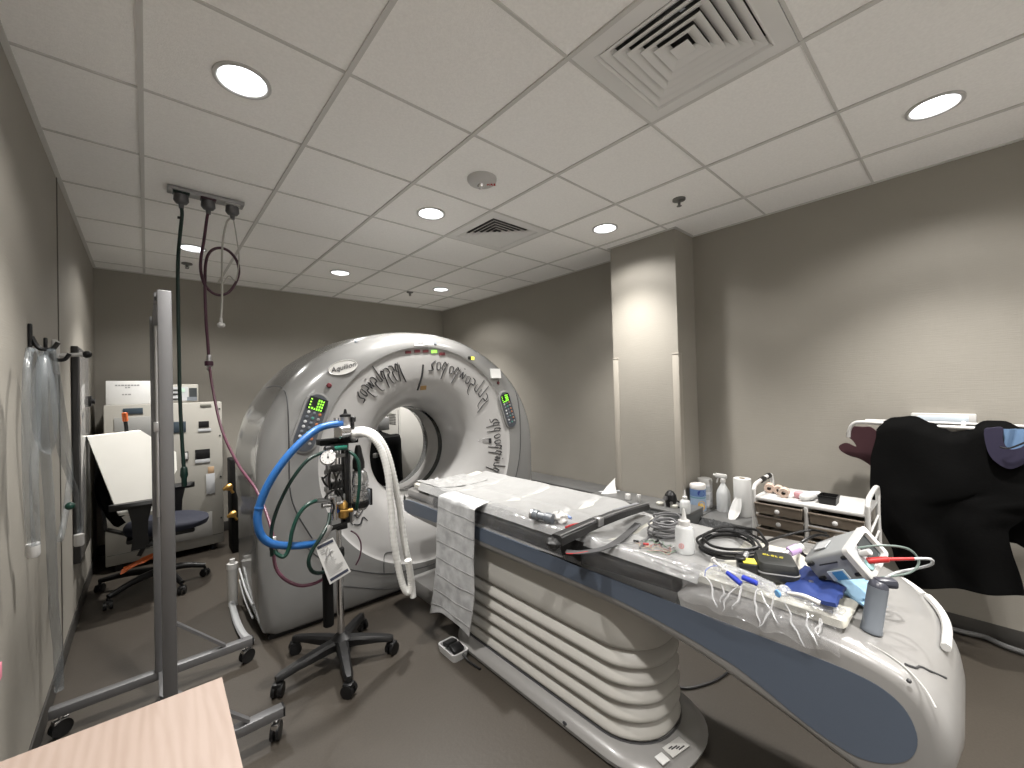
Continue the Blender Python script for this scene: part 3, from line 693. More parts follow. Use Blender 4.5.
# rim strips and groove on the rounded tail
SEAMT = SEAM
TOPZ = [(.0, .60), (.03, .65), (.045, .70), (.06, .728), (.085, .755), (.115, .772), (.15, .785), (.25, .803), (.40, .812), (.9, .812)]
def tail_z(x, y):
    y = y-TK(x)*max(0, 1-(y-.03)/.5)**1.2
    for (a0, b0), (a1, b1) in zip(TOPZ, TOPZ[1:]):
        if a0 <= y <= a1: return b0+(b1-b0)*(y-a0)/(a1-a0)
    return .60
def TPT(px_, py_, h=.001):
    z = .79
    for _ in range(25): p = at(px_, py_, 'z', z); z = .5*z+.5*(tail_z(p.x, p.y)+h)
    return at(px_, py_, 'z', z)
def bump_path(x0, x1, z, n=14):
    return [Vector((x0+(x1-x0)*i/n, .062+TK(x0+(x1-x0)*i/n)*.97, z)) for i in range(n+1)]
part('tail_bumper', MB().tube(bump_path(1.60, 1.93, .752), .011, 8), WHITE, tb)
part('tail_bumper', MB().tube(bump_path(1.95, 2.045, .745)+[Vector((2.052, y, .745)) for y in (.23, .30, .38, .46)], .011, 8), WHITE, tb)
part('tail_groove', MB().tube([TPT(*q) for q in ((905, 664), (910, 666), (916, 668), (919, 666.5), (922, 667), (930, 671), (938, 674.5), (946, 678))], .0028, 6), SEAM, tb)
part('tail_groove', MB().tube(spline([TPT(*q) for q in ((868, 643), (890, 656), (908, 670), (925, 689), (936, 708))], 5), .0018, 6), SHELL2, tb)
part('screw', MB().sphere(TPT(909, 681), .005), SEAM, tb)
# couch top
CX0, CX1 = 1.345, 1.985
def slab(y0, y1, x0, x1, z0, z1, bev, nose=0):
    m = MB().box2((x0, y0, z0), (x1, y1, z1), bev=bev); return m
part('couch_top', MB().box2((CX0, .70, .738), (CX1, 2.30, .808), bev=.02), mat('carbon_black', (.010, .010, .011), .45), tb, 'black couch top edge')
part('couch_nose', MB().box2((CX0+.005, 2.28, .738), (CX1-.005, 2.66, .805), bev=.03), COUCHW, tb)
# pedestal
def rrect(x0, x1, y0, y1, r, z, n=8):
    P = []
    for cx, cy, a0 in ((x1-r, y1-r, 0), (x0+r, y1-r, PI/2), (x0+r, y0+r, PI), (x1-r, y0+r, 1.5*PI)):
        for k in range(n+1): a = a0+PI/2*k/n; P.append(Vector((cx+r*math.cos(a), cy+r*math.sin(a), z)))
    return P
BX0, BX1, BY0, BY1 = 1.325, 1.86, .745, 2.17
base = MB().loft([rrect(BX0, BX1, BY0, BY1, .24, 0.012), rrect(BX0-.004, BX1+.004, BY0-.005, BY1, .24, .03), rrect(BX0+.004, BX1-.004, BY0+.006, BY1, .24, .042), rrect(BX0+.018, BX1-.018, BY0+.03, BY1, .23, .056), rrect(BX0+.045, BX1-.045, BY0+.085, BY1, .22, .066), rrect(BX0+.06, BX1-.06, BY0+.105, BY1, .2, .067)])
pb = part('pedestal_base', base, COUCHW, tb)
part('floor_gasket', MB().loft([rrect(BX0+.01, BX1-.01, BY0+.01, BY1-.01, .22, 0), rrect(BX0+.01, BX1-.01, BY0+.01, BY1-.01, .22, .014)]), BLACK, tb)
part('base_groove', MB().tube([Vector((v.x, v.y, v.z)) for v in rrect(BX0+.054, BX1-.054, BY0+.098, BY1, .2, .067)], .0045, 6, closed=True), SEAM, tb)
part('base_port', MB().sphere((BX0+.002, 1.20, .03), .012, sc=(.5, 1.3, 1)), INK, tb)
lab = at(676, 748, 'z', .06)
lx = Vector((.5, -.8, -.05)).normalized()
bl = part('rating_label', MB().box((lab.x, lab.y, .064), (.10, .05, .004), -.2, .001), SHELL2, tb, 'grey rating label')
part('caution_label', MB().box((lab.x-.085, lab.y+.012, .063), (.04, .04, .004), -.2, .001), PAPER, tb, 'small white caution label')
m = MB()
for k in range(4): m.box((lab.x+.01*k-.02, lab.y+.012-.010*k, .0665), (.02+.012*(k % 2), .004, .002), -.2)
part('print', m, INK, bl)
rg = []; NP = 5; z0, z1 = .067, .63; zp = .42
def bell(z, b): rg.append(rrect(BX0+.078-b, BX1-.078+b, BY0+.125-b, BY1-.05, .19, z))
for k in range(NP):
    for ph, b in ((0, -.004), (.05, .012), (.12, .021), (.22, .024), (.38, .021), (.55, .015), (.72, .008), (.88, .001), (.97, -.004)):
        bell(z0+(zp-z0)*(k+ph)/NP, b)
for z, b in ((zp, .0), (zp+.006, .016), (zp+.02, .022), (zp+.06, .021), (z1, .018)): bell(z, b)
part('base_link', MB().box2((1.43, 2.1, .0), (1.90, 2.80, .12), bev=.03), COUCHW, tb)
part('bellows', MB().loft(rg), BELLOW, tb, 'pleated cream bellows', ang=60)
# concave cream pad
PX0, PX1, PY0, PY1 = 1.375, 1.935, .235, 2.60
def pad_z(u): return .850-.026*(1-(2*u-1)**2)**1.0
def PR(y): return 1.825+.12*sm(1.05, 1.32, y)
def ptop(x, y=1.0):
    if y < .232 or x > PR(y)+.012 or x < PX0-.03: return tail_z(x, y)-.006
    u = min(1, max(0, (x-PX0)/(PR(y)-PX0))); return pad_z(u)+(.004 if y < .6 else 0)
def pad_ring(y, d=0.):
    P = []
    for k in range(25): u = k/24; P.append(Vector((PX0+d+(PR(y)-PX0-2*d)*u, y, pad_z(u)-d*.7-(.012 if k in (0, 24) else 0))))
    for k in range(24, -1, -1): u = k/24; P.append(Vector((PX0+d+(PR(y)-PX0-2*d)*u, y, (.8125+.004*abs(2*u-1)+d*.5))))
    return P
single('couch_pad', MB().loft([pad_ring(PY0, .012), pad_ring(PY0+.006, .003)]+[pad_ring(PY0+.015+(PY1-PY0-.03)*k/12) for k in range(13)]+[pad_ring(PY1-.006, .003), pad_ring(PY1, .012)]), CREAM, 'long concave cream cushion pad lying on the scanner table', 'mattress pad')
def paper(u, v):
    y = .62+(2.50-.62)*v; x = PX0-.022+(PR(y)-PX0+.034)*u
    n = noise.noise(Vector((x*7, y*5, 0)))*.004+noise.noise(Vector((x*16, y*11, 3)))*.0025
    n += -.005*max(0, math.cos((v*4.7)*2*PI))**14+.004*max(0, math.cos((u*1.5+.06*math.sin(v*9)+.25)*2*PI))**20
    e = min(u, 1-u); z = ptop(x, y)+.0065+n*1.6*min(1, e*12+.1)
    if x < PX0+.004: z -= (PX0+.004-x)*1.5
    if u > .97: z -= (u-.97)*.4
    return Vector((x, y, z))
single('table_paper', MB().sheet(paper, 46, 120, .0015), mat('table_paper', (.27, .27, .267), .38, bump=.9, bscale=16), 'creased white paper sheet covering the scanner table pad', 'paper sheet')
def crump(u, v):
    x = 1.40+.40*u; y = 2.30+.30*v
    z = ptop(x, y)+.010+.03*abs(noise.noise(Vector((u*5, v*5, 1.3))))*min(1, 5*min(u, 1-u, v, 1-v)+.1)+.018*abs(noise.noise(Vector((u*13, v*11, 4))))*min(1, 5*min(u, 1-u, v, 1-v)+.1)
    return Vector((x+.01*noise.noise(Vector((u*4, v*4, 9))), y, z))
single('crumpled_cover', MB().sheet(crump, 36, 30, .002), MATS['table_paper'], 'crumpled white cover bunched at the scanner end of the table', 'cover')
# clear film draped over the near long edge
def film(u, v):
    y = .30+2.02*v; w = noise.noise(Vector((u*3, y*9, 2)))
    s = u*.205
    fl = .5+.5*noise.noise(Vector((0, y*4, 7)))
    if s < .055: x = 1.435-s; z = ptop(x, y)+.0135
    elif s < .085: t = (s-.055)/.03; x = 1.38-.03*math.sin(t*PI/2); z = .861-.02*(1-math.cos(t*PI/2))
    else: t = (s-.085)/.12; x = 1.35-.032*t; z = .841-.10*t*(.75+.3*fl)
    if y < .72 and s > .085: x -= .012
    x += .008*w*min(1, u*4) - .004; z += .003*w
    return Vector((x, y, z))
single('plastic_film', MB().sheet(film, 26, 150, .0006), FILM, 'clear crinkled plastic film draped over the near edge of the table', 'plastic sheet')
def film2(u, v):
    y = .24+.42*v; d = u*.15; w = noise.noise(Vector((u*3, v*9, 12))); c = .5+.5*math.sin(v*26+u*3)
    if d < .05: x = 1.405-d; z = .862
    elif d < .08: x = 1.355-(d-.05)*.5; z = .862-(d-.05)
    else: x = 1.34-(d-.08)*.35; z = .832-(d-.08)*(.8+.12*c)
    return Vector((x-.004+.006*w, y+.012*noise.noise(Vector((u*5, v*5, 1))), z+.004*w))
bag = single('plastic_bag', MB().sheet(film2, 26, 40, .0006), FILM2, 'clear crumpled plastic bag hanging over the pad end by the blue cloth', 'plastic bag')
rnd = random.Random(9)
for k in range(11):
    v0 = rnd.uniform(.1, .95); sk = rnd.uniform(-.16, .16); a = rnd.uniform(.25, .5); b = rnd.uniform(.75, 1.)
    pts = [film2(a+(b-a)*j/8, min(1, max(0, v0+sk*j/8+.012*math.sin(j*.7+k))))+Vector((-.0025, 0, .0015)) for j in range(9)]
    part('fold', MB().tube(spline(pts, 3), .0022, 6, rf=lambda u: .0006+.0026*math.sin(PI*min(.99, u+.02))), FOLD_GLINT, bag)  # raised folds in whiter film, standing in for highlight streaks
# hanging quilted cloth
def cloth(u, v):
    s = v; y = 2.145-.37*u
    L = .045
    if s < .09: x = 1.40-.095*(s/.09); z = .857-.012*(s/.09)**2
    else:
        t = (s-.09)/.91; x = 1.303-.012*math.sin(t*2.2)+.012*noise.noise(Vector((u*2.5, t*3, 5))); z = .845-(.71+.03*(1-u))*t
        y += .115*t*t*(1-u)+.075*t*t*u+.008*math.sin(t*7)
        if t > .85: z += .05*math.sin(u*PI)*(t-.85)/.15
    return Vector((x, y, z))
hc = single('hanging_towel', MB().sheet(cloth, 24, 70, .004), mat('quilted_towel', (.40, .405, .41), .75, bump=.8, bscale=18, var=.30, vscale=16), 'white quilted disposable towel hanging down the near side of the table', 'towel')
for k in range(7):
    v = .16+k*.125
    pts = [cloth(j/16, v+.02*(j/16))+Vector((-.0055, 0, 0)) for j in range(17)]
    part('stitch_line', MB().tube(pts, .0022, 5), GINK, hc)
# ================================================================ WHEELS
def castor(name, par, x, y, fr=.03, w=.022, top=.09, ang_=0., m=BLACK, fork=BLACK):
    c, s = math.cos(ang_), math.sin(ang_); d = Vector((c, s, 0)); a = Vector((-s, c, 0)); o = Vector((x, y, fr))
    cm_ = MB()
    for k in (-1, 1): cm_.lathe(o+a*(k*w*.8), [(fr*.6, -w*.5), (fr, -w*.42), (fr, w*.42), (fr*.6, w*.5)], axis=a, n=18)
    p = part(name, cm_, m, par)
    part('fork', MB().box(o+Vector((0, 0, fr*.75)), (fr*1.5, w*2.2, fr*.8), ang_, .006).cyl(o+Vector((0, 0, fr)), (x, y, top), .009, n=10), fork, p)
    return p

# ================================================================ ROLLING ALUMINIUM FRAME
fx = .048; FY = (2.03, 2.72); w_ = .05
fr = thing('rolling_frame', (fx, 2.375, 0), 'tall empty aluminium frame on castors standing left of the scanner', 'rolling rack')
def slot_bar(p0, p1, w, h, up=(0, 0, 1)):
    p0, p1 = Vector(p0), Vector(p1); d = (p1-p0).normalized(); u = Vector(up); x = d.cross(u).normalized(); z = x.cross(d)
    m = MB()
    pr = []
    for sx, sz in ((1, 1), (-1, 1), (-1, -1), (1, -1)): pass
    a, b = w/2, h/2; g, dp = .006, .012
    poly = [(-a, -b), (-g, -b), (-g, -b+dp), (g, -b+dp), (g, -b), (a, -b), (a, -g), (a-dp, -g), (a-dp, g), (a, g), (a, b), (g, b), (g, b-dp), (-g, b-dp), (-g, b), (-a, b), (-a, g), (-a+dp, g), (-a+dp, -g), (-a, -g)]
    return m.loft([[p0+x*q[0]+z*q[1] for q in poly], [p1+x*q[0]+z*q[1] for q in poly]])
for k, y in enumerate(FY):
    part('upright', MB().box2(((.033, .015)[k], y-.026, .13), ((.075, .056)[k], y+.026, 1.885), bev=.004), ALU, fr)
    part('foot_bar', MB().box2((-.335, y-.022, .092), (.425, y+.022, .132), bev=.003), ALU, fr)
    part('end_cap', MB().box2((.424, y-.022, .092), (.432, y+.022, .132), bev=.002), BLACK, fr)
    part('brace', MB().beam((fx+.02, y, .365), (.30, y, .135), .03, .012), ALU, fr)
    if k == 0: part('brace', MB().beam((fx-.02, y, .365), (-.22, y, .135), .03, .012), ALU, fr)
    for xx in (.40, -.30): castor('castor', fr, xx, y, .036, .014, .10, .5 if k else 1.1, BLACK, CHROME)
part('top_rail', slot_bar((fx, FY[0]+.026, 1.86), (fx, FY[1]-.026, 1.86), .045, .045), ALU, fr)
part('lower_rail', slot_bar((fx, FY[0]+.026, .112), (fx, FY[1]-.026, .112), .04, .04), ALU, fr)
part('inner_rod', MB().cyl((fx-.01, FY[1]-.06, .9), (fx-.01, FY[1]-.06, 1.86), .008, n=10).box((fx-.01, FY[1]-.06, 1.34), (.03, .03, .05), bev=.005), STEEL, fr)

# ================================================================ VENTILATOR STAND
SX, SY = .785, 2.35
st = thing('ventilator_stand', (SX, SY, 0), 'five-legged black rolling stand with chrome pole in front of the scanner', 'rolling stand')
part('hub', MB().lathe((SX, SY, 0), [(.05, .085), (.06, .095), (.055, .135), (.035, .15), (.02, .165)], n=20), BLACK, st)
for (x, y) in ((.465, 2.306), (.721, 2.061), (1.02, 2.221), (.617, 2.613), (.987, 2.57)):
    d = Vector((x-SX, y-SY, 0)).normalized(); a = Vector((-d.y, d.x, 0)); e = Vector((x, y, 0))
    rr = []
    for t_, hw, zt, zb in ((0, .034, .14, .088), (.3, .03, .136, .092), (.75, .024, .118, .086), (.95, .022, .106, .078), (1.03, .014, .10, .08)):
        q = Vector((SX, SY, 0)).lerp(e, t_)
        rr.append([q+a*hw+Vector((0, 0, zb)), q+a*hw*1.0+Vector((0, 0, zt-.012)), q+a*hw*.6+Vector((0, 0, zt)), q-a*hw*.6+Vector((0, 0, zt)), q-a*hw+Vector((0, 0, zt-.012)), q-a*hw+Vector((0, 0, zb))])
    lg = part('leg', MB().loft(rr), BLACK, st)
    castor('castor', lg, x, y, .032, .02, .09, math.atan2(d.y, d.x)+.9)
part('pole', MB().cyl((SX, SY, .14), (SX, SY, .60), .019, n=18).cyl((SX, SY, .58), (SX, SY, 1.345), .0145, n=18), CHROME, st)
part('pole_collar', MB().lathe((SX, SY, 0), [(.022, .575), (.028, .58), (.028, .62), (.02, .63)], n=18), BLACK, st)
q = at(328, 596, 'y', SY-.04)
part('tube_holder', MB().cyl((q.x, q.y, .245), (q.x, q.y, .56), .027, n=18, bev=.004), BLACKM, st, 'black tube holder')
part('holder_bracket', MB().box(((q.x+SX)/2, SY-.02, .50), (abs(SX-q.x), .02, .03), bev=.003), BLACK, st)
# ---- ventilator assembly clamped on the pole
VY = SY-.03
def v2(a, b, y=VY): return at(a, b, 'y', y)
vt = thing('ventilator', (SX, SY, .62), 'cluster of black manifold, dial gauge, glass jar and brass valve on the stand', 'ventilator')
def vbox(name, x0, y0, x1, y1, dep, m, y=VY, bev=.004, label=None, par=None):
    a, b = v2(x0, y0, y), v2(x1, y1, y); return part(name, MB().box(((a.x+b.x)/2, y+dep*.2, (a.z+b.z)/2), (abs(b.x-a.x), dep, abs(b.z-a.z)), bev=bev), m, par or vt, label)
vbox('backbone', 342.5, 442, 349.5, 522, .05, BLACK)
vbox('steel_rail', 349.5, 452, 353.5, 522, .03, STEEL)
vbox('top_plate', 319, 440.3, 357, 442.0, .08, BLACKM)
vbox('top_block', 328, 441.5, 345, 447, .08, BLACK)
a = v2(327, 448); b = v2(344, 446.5); part('flow_cylinder', MB().cyl(a+Vector((0, -.05, 0)), b+Vector((0, -.05, 0)), .013, n=16, bev=.004), mat('green_cylinder', (.01, .10, .07), .25, coat=.4), vt, 'green horizontal cylinder')
part('cylinder_cap', MB().cyl(a+Vector((-.03, -.05, 0)), a+Vector((.02, -.05, 0)), .017, n=16, bev=.004), BLACK, vt)
# top valve
c = v2(345.5, 425); part('valve_body', MB().lathe((c.x, VY, 0), [(.016, c.z-.09), (.022, c.z-.06), (.022, c.z-.035), (.026, c.z-.03), (.026, c.z+.045), (.02, c.z+.05), (.012, c.z+.06)], n=18), STEEL, vt)
part('valve_knob', MB().lathe((c.x, VY, 0), [(.03, c.z+.046), (.03, c.z+.058), (.01, c.z+.064), (.006, c.z+.088), (.0, c.z+.09)], n=18), BLACK, vt)
part('brown_ring', MB().lathe((c.x, VY, 0), [(.027, c.z-.04), (.028, c.z-.036), (.028, c.z-.028), (.027, c.z-.024)], n=18), mat('brown_ring', (.12, .05, .02), .4), vt)
c = v2(339, 432); part('round_fitting', MB().cyl((c.x-.02, VY-.035, c.z), (c.x+.045, VY-.02, c.z), .037, n=22, bev=.005), CHROME, vt)
c = v2(352.5, 422); part('side_knob', MB().cyl((c.x, VY, c.z-.04), (c.x, VY, c.z+.012), .010, n=12).cyl((c.x, VY, c.z), (c.x, VY, c.z+.03), .018, n=14, bev=.003), BLACK, vt)
c = v2(352, 434); part('outlet_port', MB().cyl((c.x-.04, VY-.01, c.z+.004), (c.x+.05, VY-.03, c.z-.008), .016, n=14).sphere((c.x, VY-.02, c.z-.02), .022), STEEL, vt)
# gauge
c = v2(328, 457.5, VY-.10); gn = (CAM+Vector((0, 0, .55))-c).normalized()
g_ = part('pressure_gauge', MB().lathe(c, [(.0, -.03), (.034, -.028), (.039, -.02), (.039, .004), (.035, .007), (.035, .003), (.0, .003)], axis=gn, n=30), CHROME, vt, 'chrome pressure gauge with white dial')
part('dial', MB().cyl(c+gn*.003, c+gn*.0045, .034, n=30), WHITE, g_)
gx_, gy_, _ = frame_from(gn)
tk = MB()
for k in range(9):
    an = -.8+k*.59; d = gx_*math.sin(an)+gy_*math.cos(an); tk.beam(c+gn*.0055+d*.024, c+gn*.0055+d*.030, .002, .001, up=gn)
part('tick_marks', tk, INK, g_)
part('needle', MB().beam(c+gn*.006-gy_*.006, c+gn*.006+gy_*.02, .003, .001, up=gn).cyl(c+gn*.005, c+gn*.008, .005, n=10), INK, g_)
part('gauge_stem', MB().tube(spline([c-gn*.02, c+Vector((.01, .03, -.05)), v2(328, 478), v2(329, 500)], 6), .014, 10), STEEL, vt)
part('gauge_arm', MB().beam(c+Vector((.03, .02, 0)), v2(345, 455), .018, .018), STEEL, vt)
for (x0, y0, x1, y1, m) in ((331, 466, 343, 470.5, BLACK), (331, 483, 343, 487, BLACK), (326, 488, 331, 492, STEEL), (333, 474, 339, 478.5, WHITE), (336, 491, 343, 496, BLACK), (327, 496, 345, 501, STEEL), (326, 471, 329, 475, BLACK)): vbox('manifold_block', x0, y0, x1, y1, .05, m)
for pts in ([(331, 470), (329, 480), (330, 490)], [(333, 471), (336, 480), (331, 490)], [(340, 470), (335, 484), (338, 496)], [(343, 478), (338, 487), (328, 494), (324, 500)], [(333, 487), (340, 493), (343, 500)], [(322, 477), (325, 484), (329, 487)], [(322, 480), (328, 474)], [(331, 500), (334, 507), (332, 514)]):
    part('signal_tube', MB().tube(spline([v2(a, b, VY-.045) for a, b in pts], 5), .0052, 8), BLACK, vt)
# right bellows jar
c = v2(359, 490, VY+.01)
zz = lambda b: v2(359, b, VY+.01).z
part('jar_cap', MB().lathe((c.x, c.y, 0), [(.012, zz(445)), (.018, zz(448)), (.022, zz(453)), (.034, zz(462)), (.034, zz(468)), (.014, zz(471))], n=18), BLACK, vt, 'black bottle-shaped cap')
jp = [(.03, zz(470)), (.045, zz(473)), (.050, zz(478))]
for k in range(5): jp += [(.052, zz(480+k*5.5)), (.052, zz(483+k*5.5)), (.046, zz(484+k*5.5)), (.046, zz(485.3+k*5.5))]
part('jar', MB().lathe((c.x, c.y, 0), jp+[(.04, zz(509))], n=26), mat('ribbed_metal', (.42, .42, .42), .22, metal=.85), vt, 'ribbed silver canister')
vbox('motor_box', 363, 490, 371, 503, .08, SLATE)
vbox('motor_box_edge', 368.5, 488, 371, 504, .09, BLACK)
part('lower_housing', MB().lathe((c.x, c.y, 0), [(.03, zz(500)), (.055, zz(501)), (.052, zz(506)), (.02, zz(510))], n=22), BLACK, vt)
# bottom blocks
a = v2(342, 505); part('brass_valve', MB().lathe((a.x, VY-.02, 0), [(.012, v2(342, 500).z), (.024, v2(342, 503).z), (.024, v2(342, 508).z), (.016, v2(342, 509.5).z), (.027, v2(342, 511).z), (.027, v2(342, 516).z), (.014, v2(342, 518).z)], n=16).cyl((a.x-.02, VY-.03, a.z-.025), (a.x+.04, VY-.05, a.z-.025), .012, n=12), BRASS, vt, 'brass valve')
c = v2(330, 502); part('tee_fitting', MB().cyl((c.x-.05, VY-.03, c.z-.004), (c.x+.06, VY-.02, c.z-.01), .014, n=14).cyl((c.x+.01, VY-.03, c.z+.03), (c.x+.01, VY-.03, c.z-.09), .015, n=14), CHROME, vt)
vbox('blue_band', 332, 510, 341, 514, .05, mat('blue_band', (.03, .10, .35), .4))
vbox('lower_block', 330, 514, 340, 524, .06, LGREY)
vbox('clamp', 336, 523, 346.5, 527.5, .07, BLACK)
c = v2(331, 527); part('clamp_knob', MB().cyl((c.x-.03, VY-.02, c.z-.004), (c.x+.05, VY-.01, c.z+.004), .014, n=12, bev=.003), BLACK, vt)
c = v2(356, 513); part('hanging_fitting', MB().sphere((c.x, VY-.03, c.z), .013).cyl((c.x, VY-.03, c.z), (c.x, VY-.03, c.z+.05), .006, n=10), STEEL, vt)
# ---- hoses on the ventilator
def hose(name, pts, r, m, label, n=12, parts=None):
    P = [at(a, b, 'y', y) for a, b, y in pts]; C_ = P[len(P)//2]
    t = thing(name, C_, label, 'hose')
    part('hose', MB().tube(spline(P, 10), r, n), m, t); return t, P
t, P = hose('blue_hose', [(342, 424, VY), (330, 425, 2.29), (316, 430, 2.26), (297, 446, 2.25), (280, 466, 2.25), (267, 487, 2.26), (259, 508, 2.27), (257.5, 522, 2.27), (261, 535, 2.27), (270, 543, 2.27), (284, 545.5, 2.27), (300, 545.5, 2.27), (318, 543, 2.29)], .0185, BLUEH, 'thick blue corrugated hose looping left from the ventilator')
part('band', MB().lathe(P[6], [(.0195, -.006), (.0205, -.003), (.0205, .003), (.0195, .006)], axis=(P[7]-P[6]), n=16), BLUEH, t)
t, P = hose('green_hose', [(334, 449, VY-.03), (324, 452, 2.26), (308, 460, 2.25), (293, 478, 2.26), (281, 500, 2.28), (273, 522, 2.29), (271, 540, 2.29), (272, 556, 2.29)], .0085, DGREENH, 'dark green hose arching left from the top of the ventilator')
t, P = hose('green_hose', [(327, 500, VY-.03), (318, 500.5, 2.26), (307, 505, 2.25), (298, 516, 2.25), (292, 532, 2.25), (289, 548, 2.25), (284, 556.5, 2.25), (277, 554, 2.26), (275, 549, 2.27)], .0095, GREENH, 'bright green hose curling below the blue hose')
part('hose_tip', MB().cyl(P[0], P[0]+(P[1]-P[0])*1.2, .012, n=14), STEEL, t)
t, P = hose('green_hose', [(330, 513, VY-.04), (328, 524, 2.25), (321, 537, 2.22), (312, 551, 2.22), (308.5, 562, 2.22), (312, 571, 2.23), (320, 573, 2.26), (330, 569, 2.3)], .0095, DGREENH, 'dark green hose dropping behind the hanging instruction card')
t, P = hose('green_hose', [(349, 451, VY-.03), (355, 456, VY-.06), (359, 465, VY-.07), (359.5, 485, VY-.07), (357.5, 502, VY-.06), (356.5, 509, VY-.04)], .0085, GREENH, 'short green hose over the right side of the silver canister')
t, P = hose('purple_hose', [(274, 545, 2.38), (274, 558, 2.36), (277, 570, 2.34), (286, 580, 2.32), (300, 585.5, 2.31), (314, 583.5, 2.31), (325, 578, 2.32)], .0085, PINKH, 'purple hose sagging in a curve below the blue hose')
part('white_collar', MB().cyl(P[0]+Vector((0, 0, .04)), P[0], .0105, n=12), WHITE, t)
part('hose_tip', MB().cyl(P[-1], P[-1]+(P[-1]-P[-2])*.5, .008, n=10), WHITE, t)
WT = mat('white_corrugated', (.68, .68, .66), .4, bump=.0)
def corr(name, pts, label, r=.0185):
    P = spline([at(a, b, 'y', y) for a, b, y in pts], 22); t = thing(name, P[len(P)//2], label, 'hose')
    N = len(P)
    part('hose', MB().tube(P, r, 12, rf=lambda u: r*(1+.07*math.sin(u*N*2.1))), WT, t); return t
corr('white_breathing_hose', [(353, 434, VY-.03), (362, 433, 2.24), (373, 438, 2.2), (382, 452, 2.18), (388, 475, 2.17), (391, 505, 2.17), (394, 540, 2.17), (399, 570, 2.17), (404, 588, 2.16), (409, 592, 2.15), (411, 582, 2.14), (408, 560, 2.13)], 'white breathing hose hanging lower left of the pair, with its loop end', .0185)
corr('white_breathing_hose', [(354, 431, VY+.02), (364, 430, 2.26), (376, 435, 2.22), (386, 450, 2.2), (393, 474, 2.19), (399, 505, 2.19), (404, 540, 2.19), (409, 565, 2.19), (412, 585, 2.19), (413, 597, 2.19)], 'white breathing hose hanging on the right of the pair', .018)
# instruction card
ca, cb, cc_, cd_ = [at(a, b, 'y', y) for a, b, y in ((315, 546.5, 2.215), (333, 537.5, 2.225), (351, 571.5, 2.20), (330, 584.5, 2.19))]
nn = (cb-ca).cross(cd_-ca).normalized(); nn = nn if nn.y < 0 else -nn
card = part_root = single('instruction_card', MB().prism([ca, cb, cc_, cd_], -nn*.002), PAPER, 'tilted white instruction card hanging on the ventilator stand', 'card')
def cpt(u, v): return (ca*(1-u)+cb*u)*(1-v)+(cd_*(1-u)+cc_*u)*v+nn*.0012
def cq(u0, v0, u1, v1): return [cpt(u0, v0), cpt(u1, v0), cpt(u1, v1), cpt(u0, v1)]
part('header_bar', MB().prism(cq(.07, .03, .93, .10), nn*.0006), mat('navy_print', (.03, .035, .06), .5), card)
part('footer_bar', MB().prism(cq(.07, .88, .93, .95), nn*.0006), MATS['navy_print'], card)
m = MB(); rnd = random.Random(4)
for k in range(11):
    v = .44+k*.037; m.prism(cq(.10, v, .12+rnd.uniform(.4, .78), v+.012), nn*.0005)
for k in range(3): m.prism(cq(.12, .15+k*.05, .12+rnd.uniform(.2, .4), .165+k*.05), nn*.0005)
part('print', m, GINK, card)
m = MB()
for s in ([(.25, .42), (.4, .22), (.55, .15)], [(.2, .40), (.5, .30), (.6, .22)], [(.5, .42), (.55, .30), (.7, .28)]):
    m.tube(spline([cpt(a, b)+nn*.0005 for a, b in s], 5), .0022, 6)
part('drawing', m, GINK, card)
part('clip', MB().box(v2(327, 532, 2.24), (.03, .02, .07), Matrix.Rotation(.5, 3, 'Y'), .004), STEEL, card)
hose('thin_black_lead', [(351, 531, 2.3), (357, 535, 2.27), (361, 544, 2.26), (360, 556, 2.26), (356, 565, 2.27)], .004, PURPH, 'thin dark lead curling beside the chrome pole')

# ================================================================ FAR LEFT: power cabinet, chair, boxes
cb_ = thing('power_cabinet', (.137, 5.17, 0), 'beige metal equipment cabinet against the back wall', 'cabinet')
KX0, KX1, KY, KZ = -.275, .55, 4.90, 1.43
part('body', MB().box2((KX0, KY, .06), (KX1, 5.47, KZ), bev=.008), CABIN, cb_)
part('seam', MB().box2((.135, KY-.002, .10), (.139, KY+.01, KZ-.012)), SEAM, cb_)
part('base_line', MB().box2((KX0+.01, KY-.002, .148), (KX1-.01, KY+.01, .152)), SEAM, cb_)
def cface(name, x0, y0, x1, y1, m, th=.006, label=None):
    a, b = at(x0, y0, 'y', KY), at(x1, y1, 'y', KY); return part(name, MB().box2((a.x, KY-th, a.z), (b.x, KY+.004, b.z), bev=.001), m, cb_, label)
cface('breaker_label', 123, 408.5, 143, 413.5, mat('blue_black_label', (.03, .045, .06), .4))
cface('vent_panel', 114, 418, 152, 437, mat('vent_grey', (.25, .25, .24), .6))
cface('breaker_label', 172, 422, 186, 432, MATS['blue_black_label']); cface('meter', 198.5, 421.5, 209, 427, BLACK)
cface('print_strip', 198, 429, 211, 431, LGREY)
cface('name_plate', 200, 404.5, 211, 406.5, mat('name_plate', (.12, .12, .10), .5))
cface('switch', 182, 453, 187.5, 459, WHITE, .012); cface('switch_frame', 181, 452, 188.5, 460, BLACK, .008)
cface('outlet_block', 195, 450, 210, 458, BLACK); cface('print_strip', 195, 460, 210, 462, LGREY)
cface('sticker', 206, 474, 215, 493, LGREY); cface('warning_sticker', 208, 467, 214, 473, mat('tan_sticker', (.40, .27, .16), .6))
cface('lower_grille', 170, 519, 212.5, 535, mat('vent_grey2', (.30, .295, .28), .6))
for z in (.3, .7, 1.1, 1.36):
    part('screw', MB().cyl((KX1-.02, KY-.004, z), (KX1-.02, KY, z), .008, n=10), SEAM, cb_)
for x in (KX0+.08, KX1-.08):
    for y in (4.96, 5.4): part('foot', MB().cyl((x, y, 0), (x, y, .065), .03, n=14), BLACK, cb_)
a, b = at(105.5, 381, 'y', 4.98), at(152, 405, 'y', 4.98)
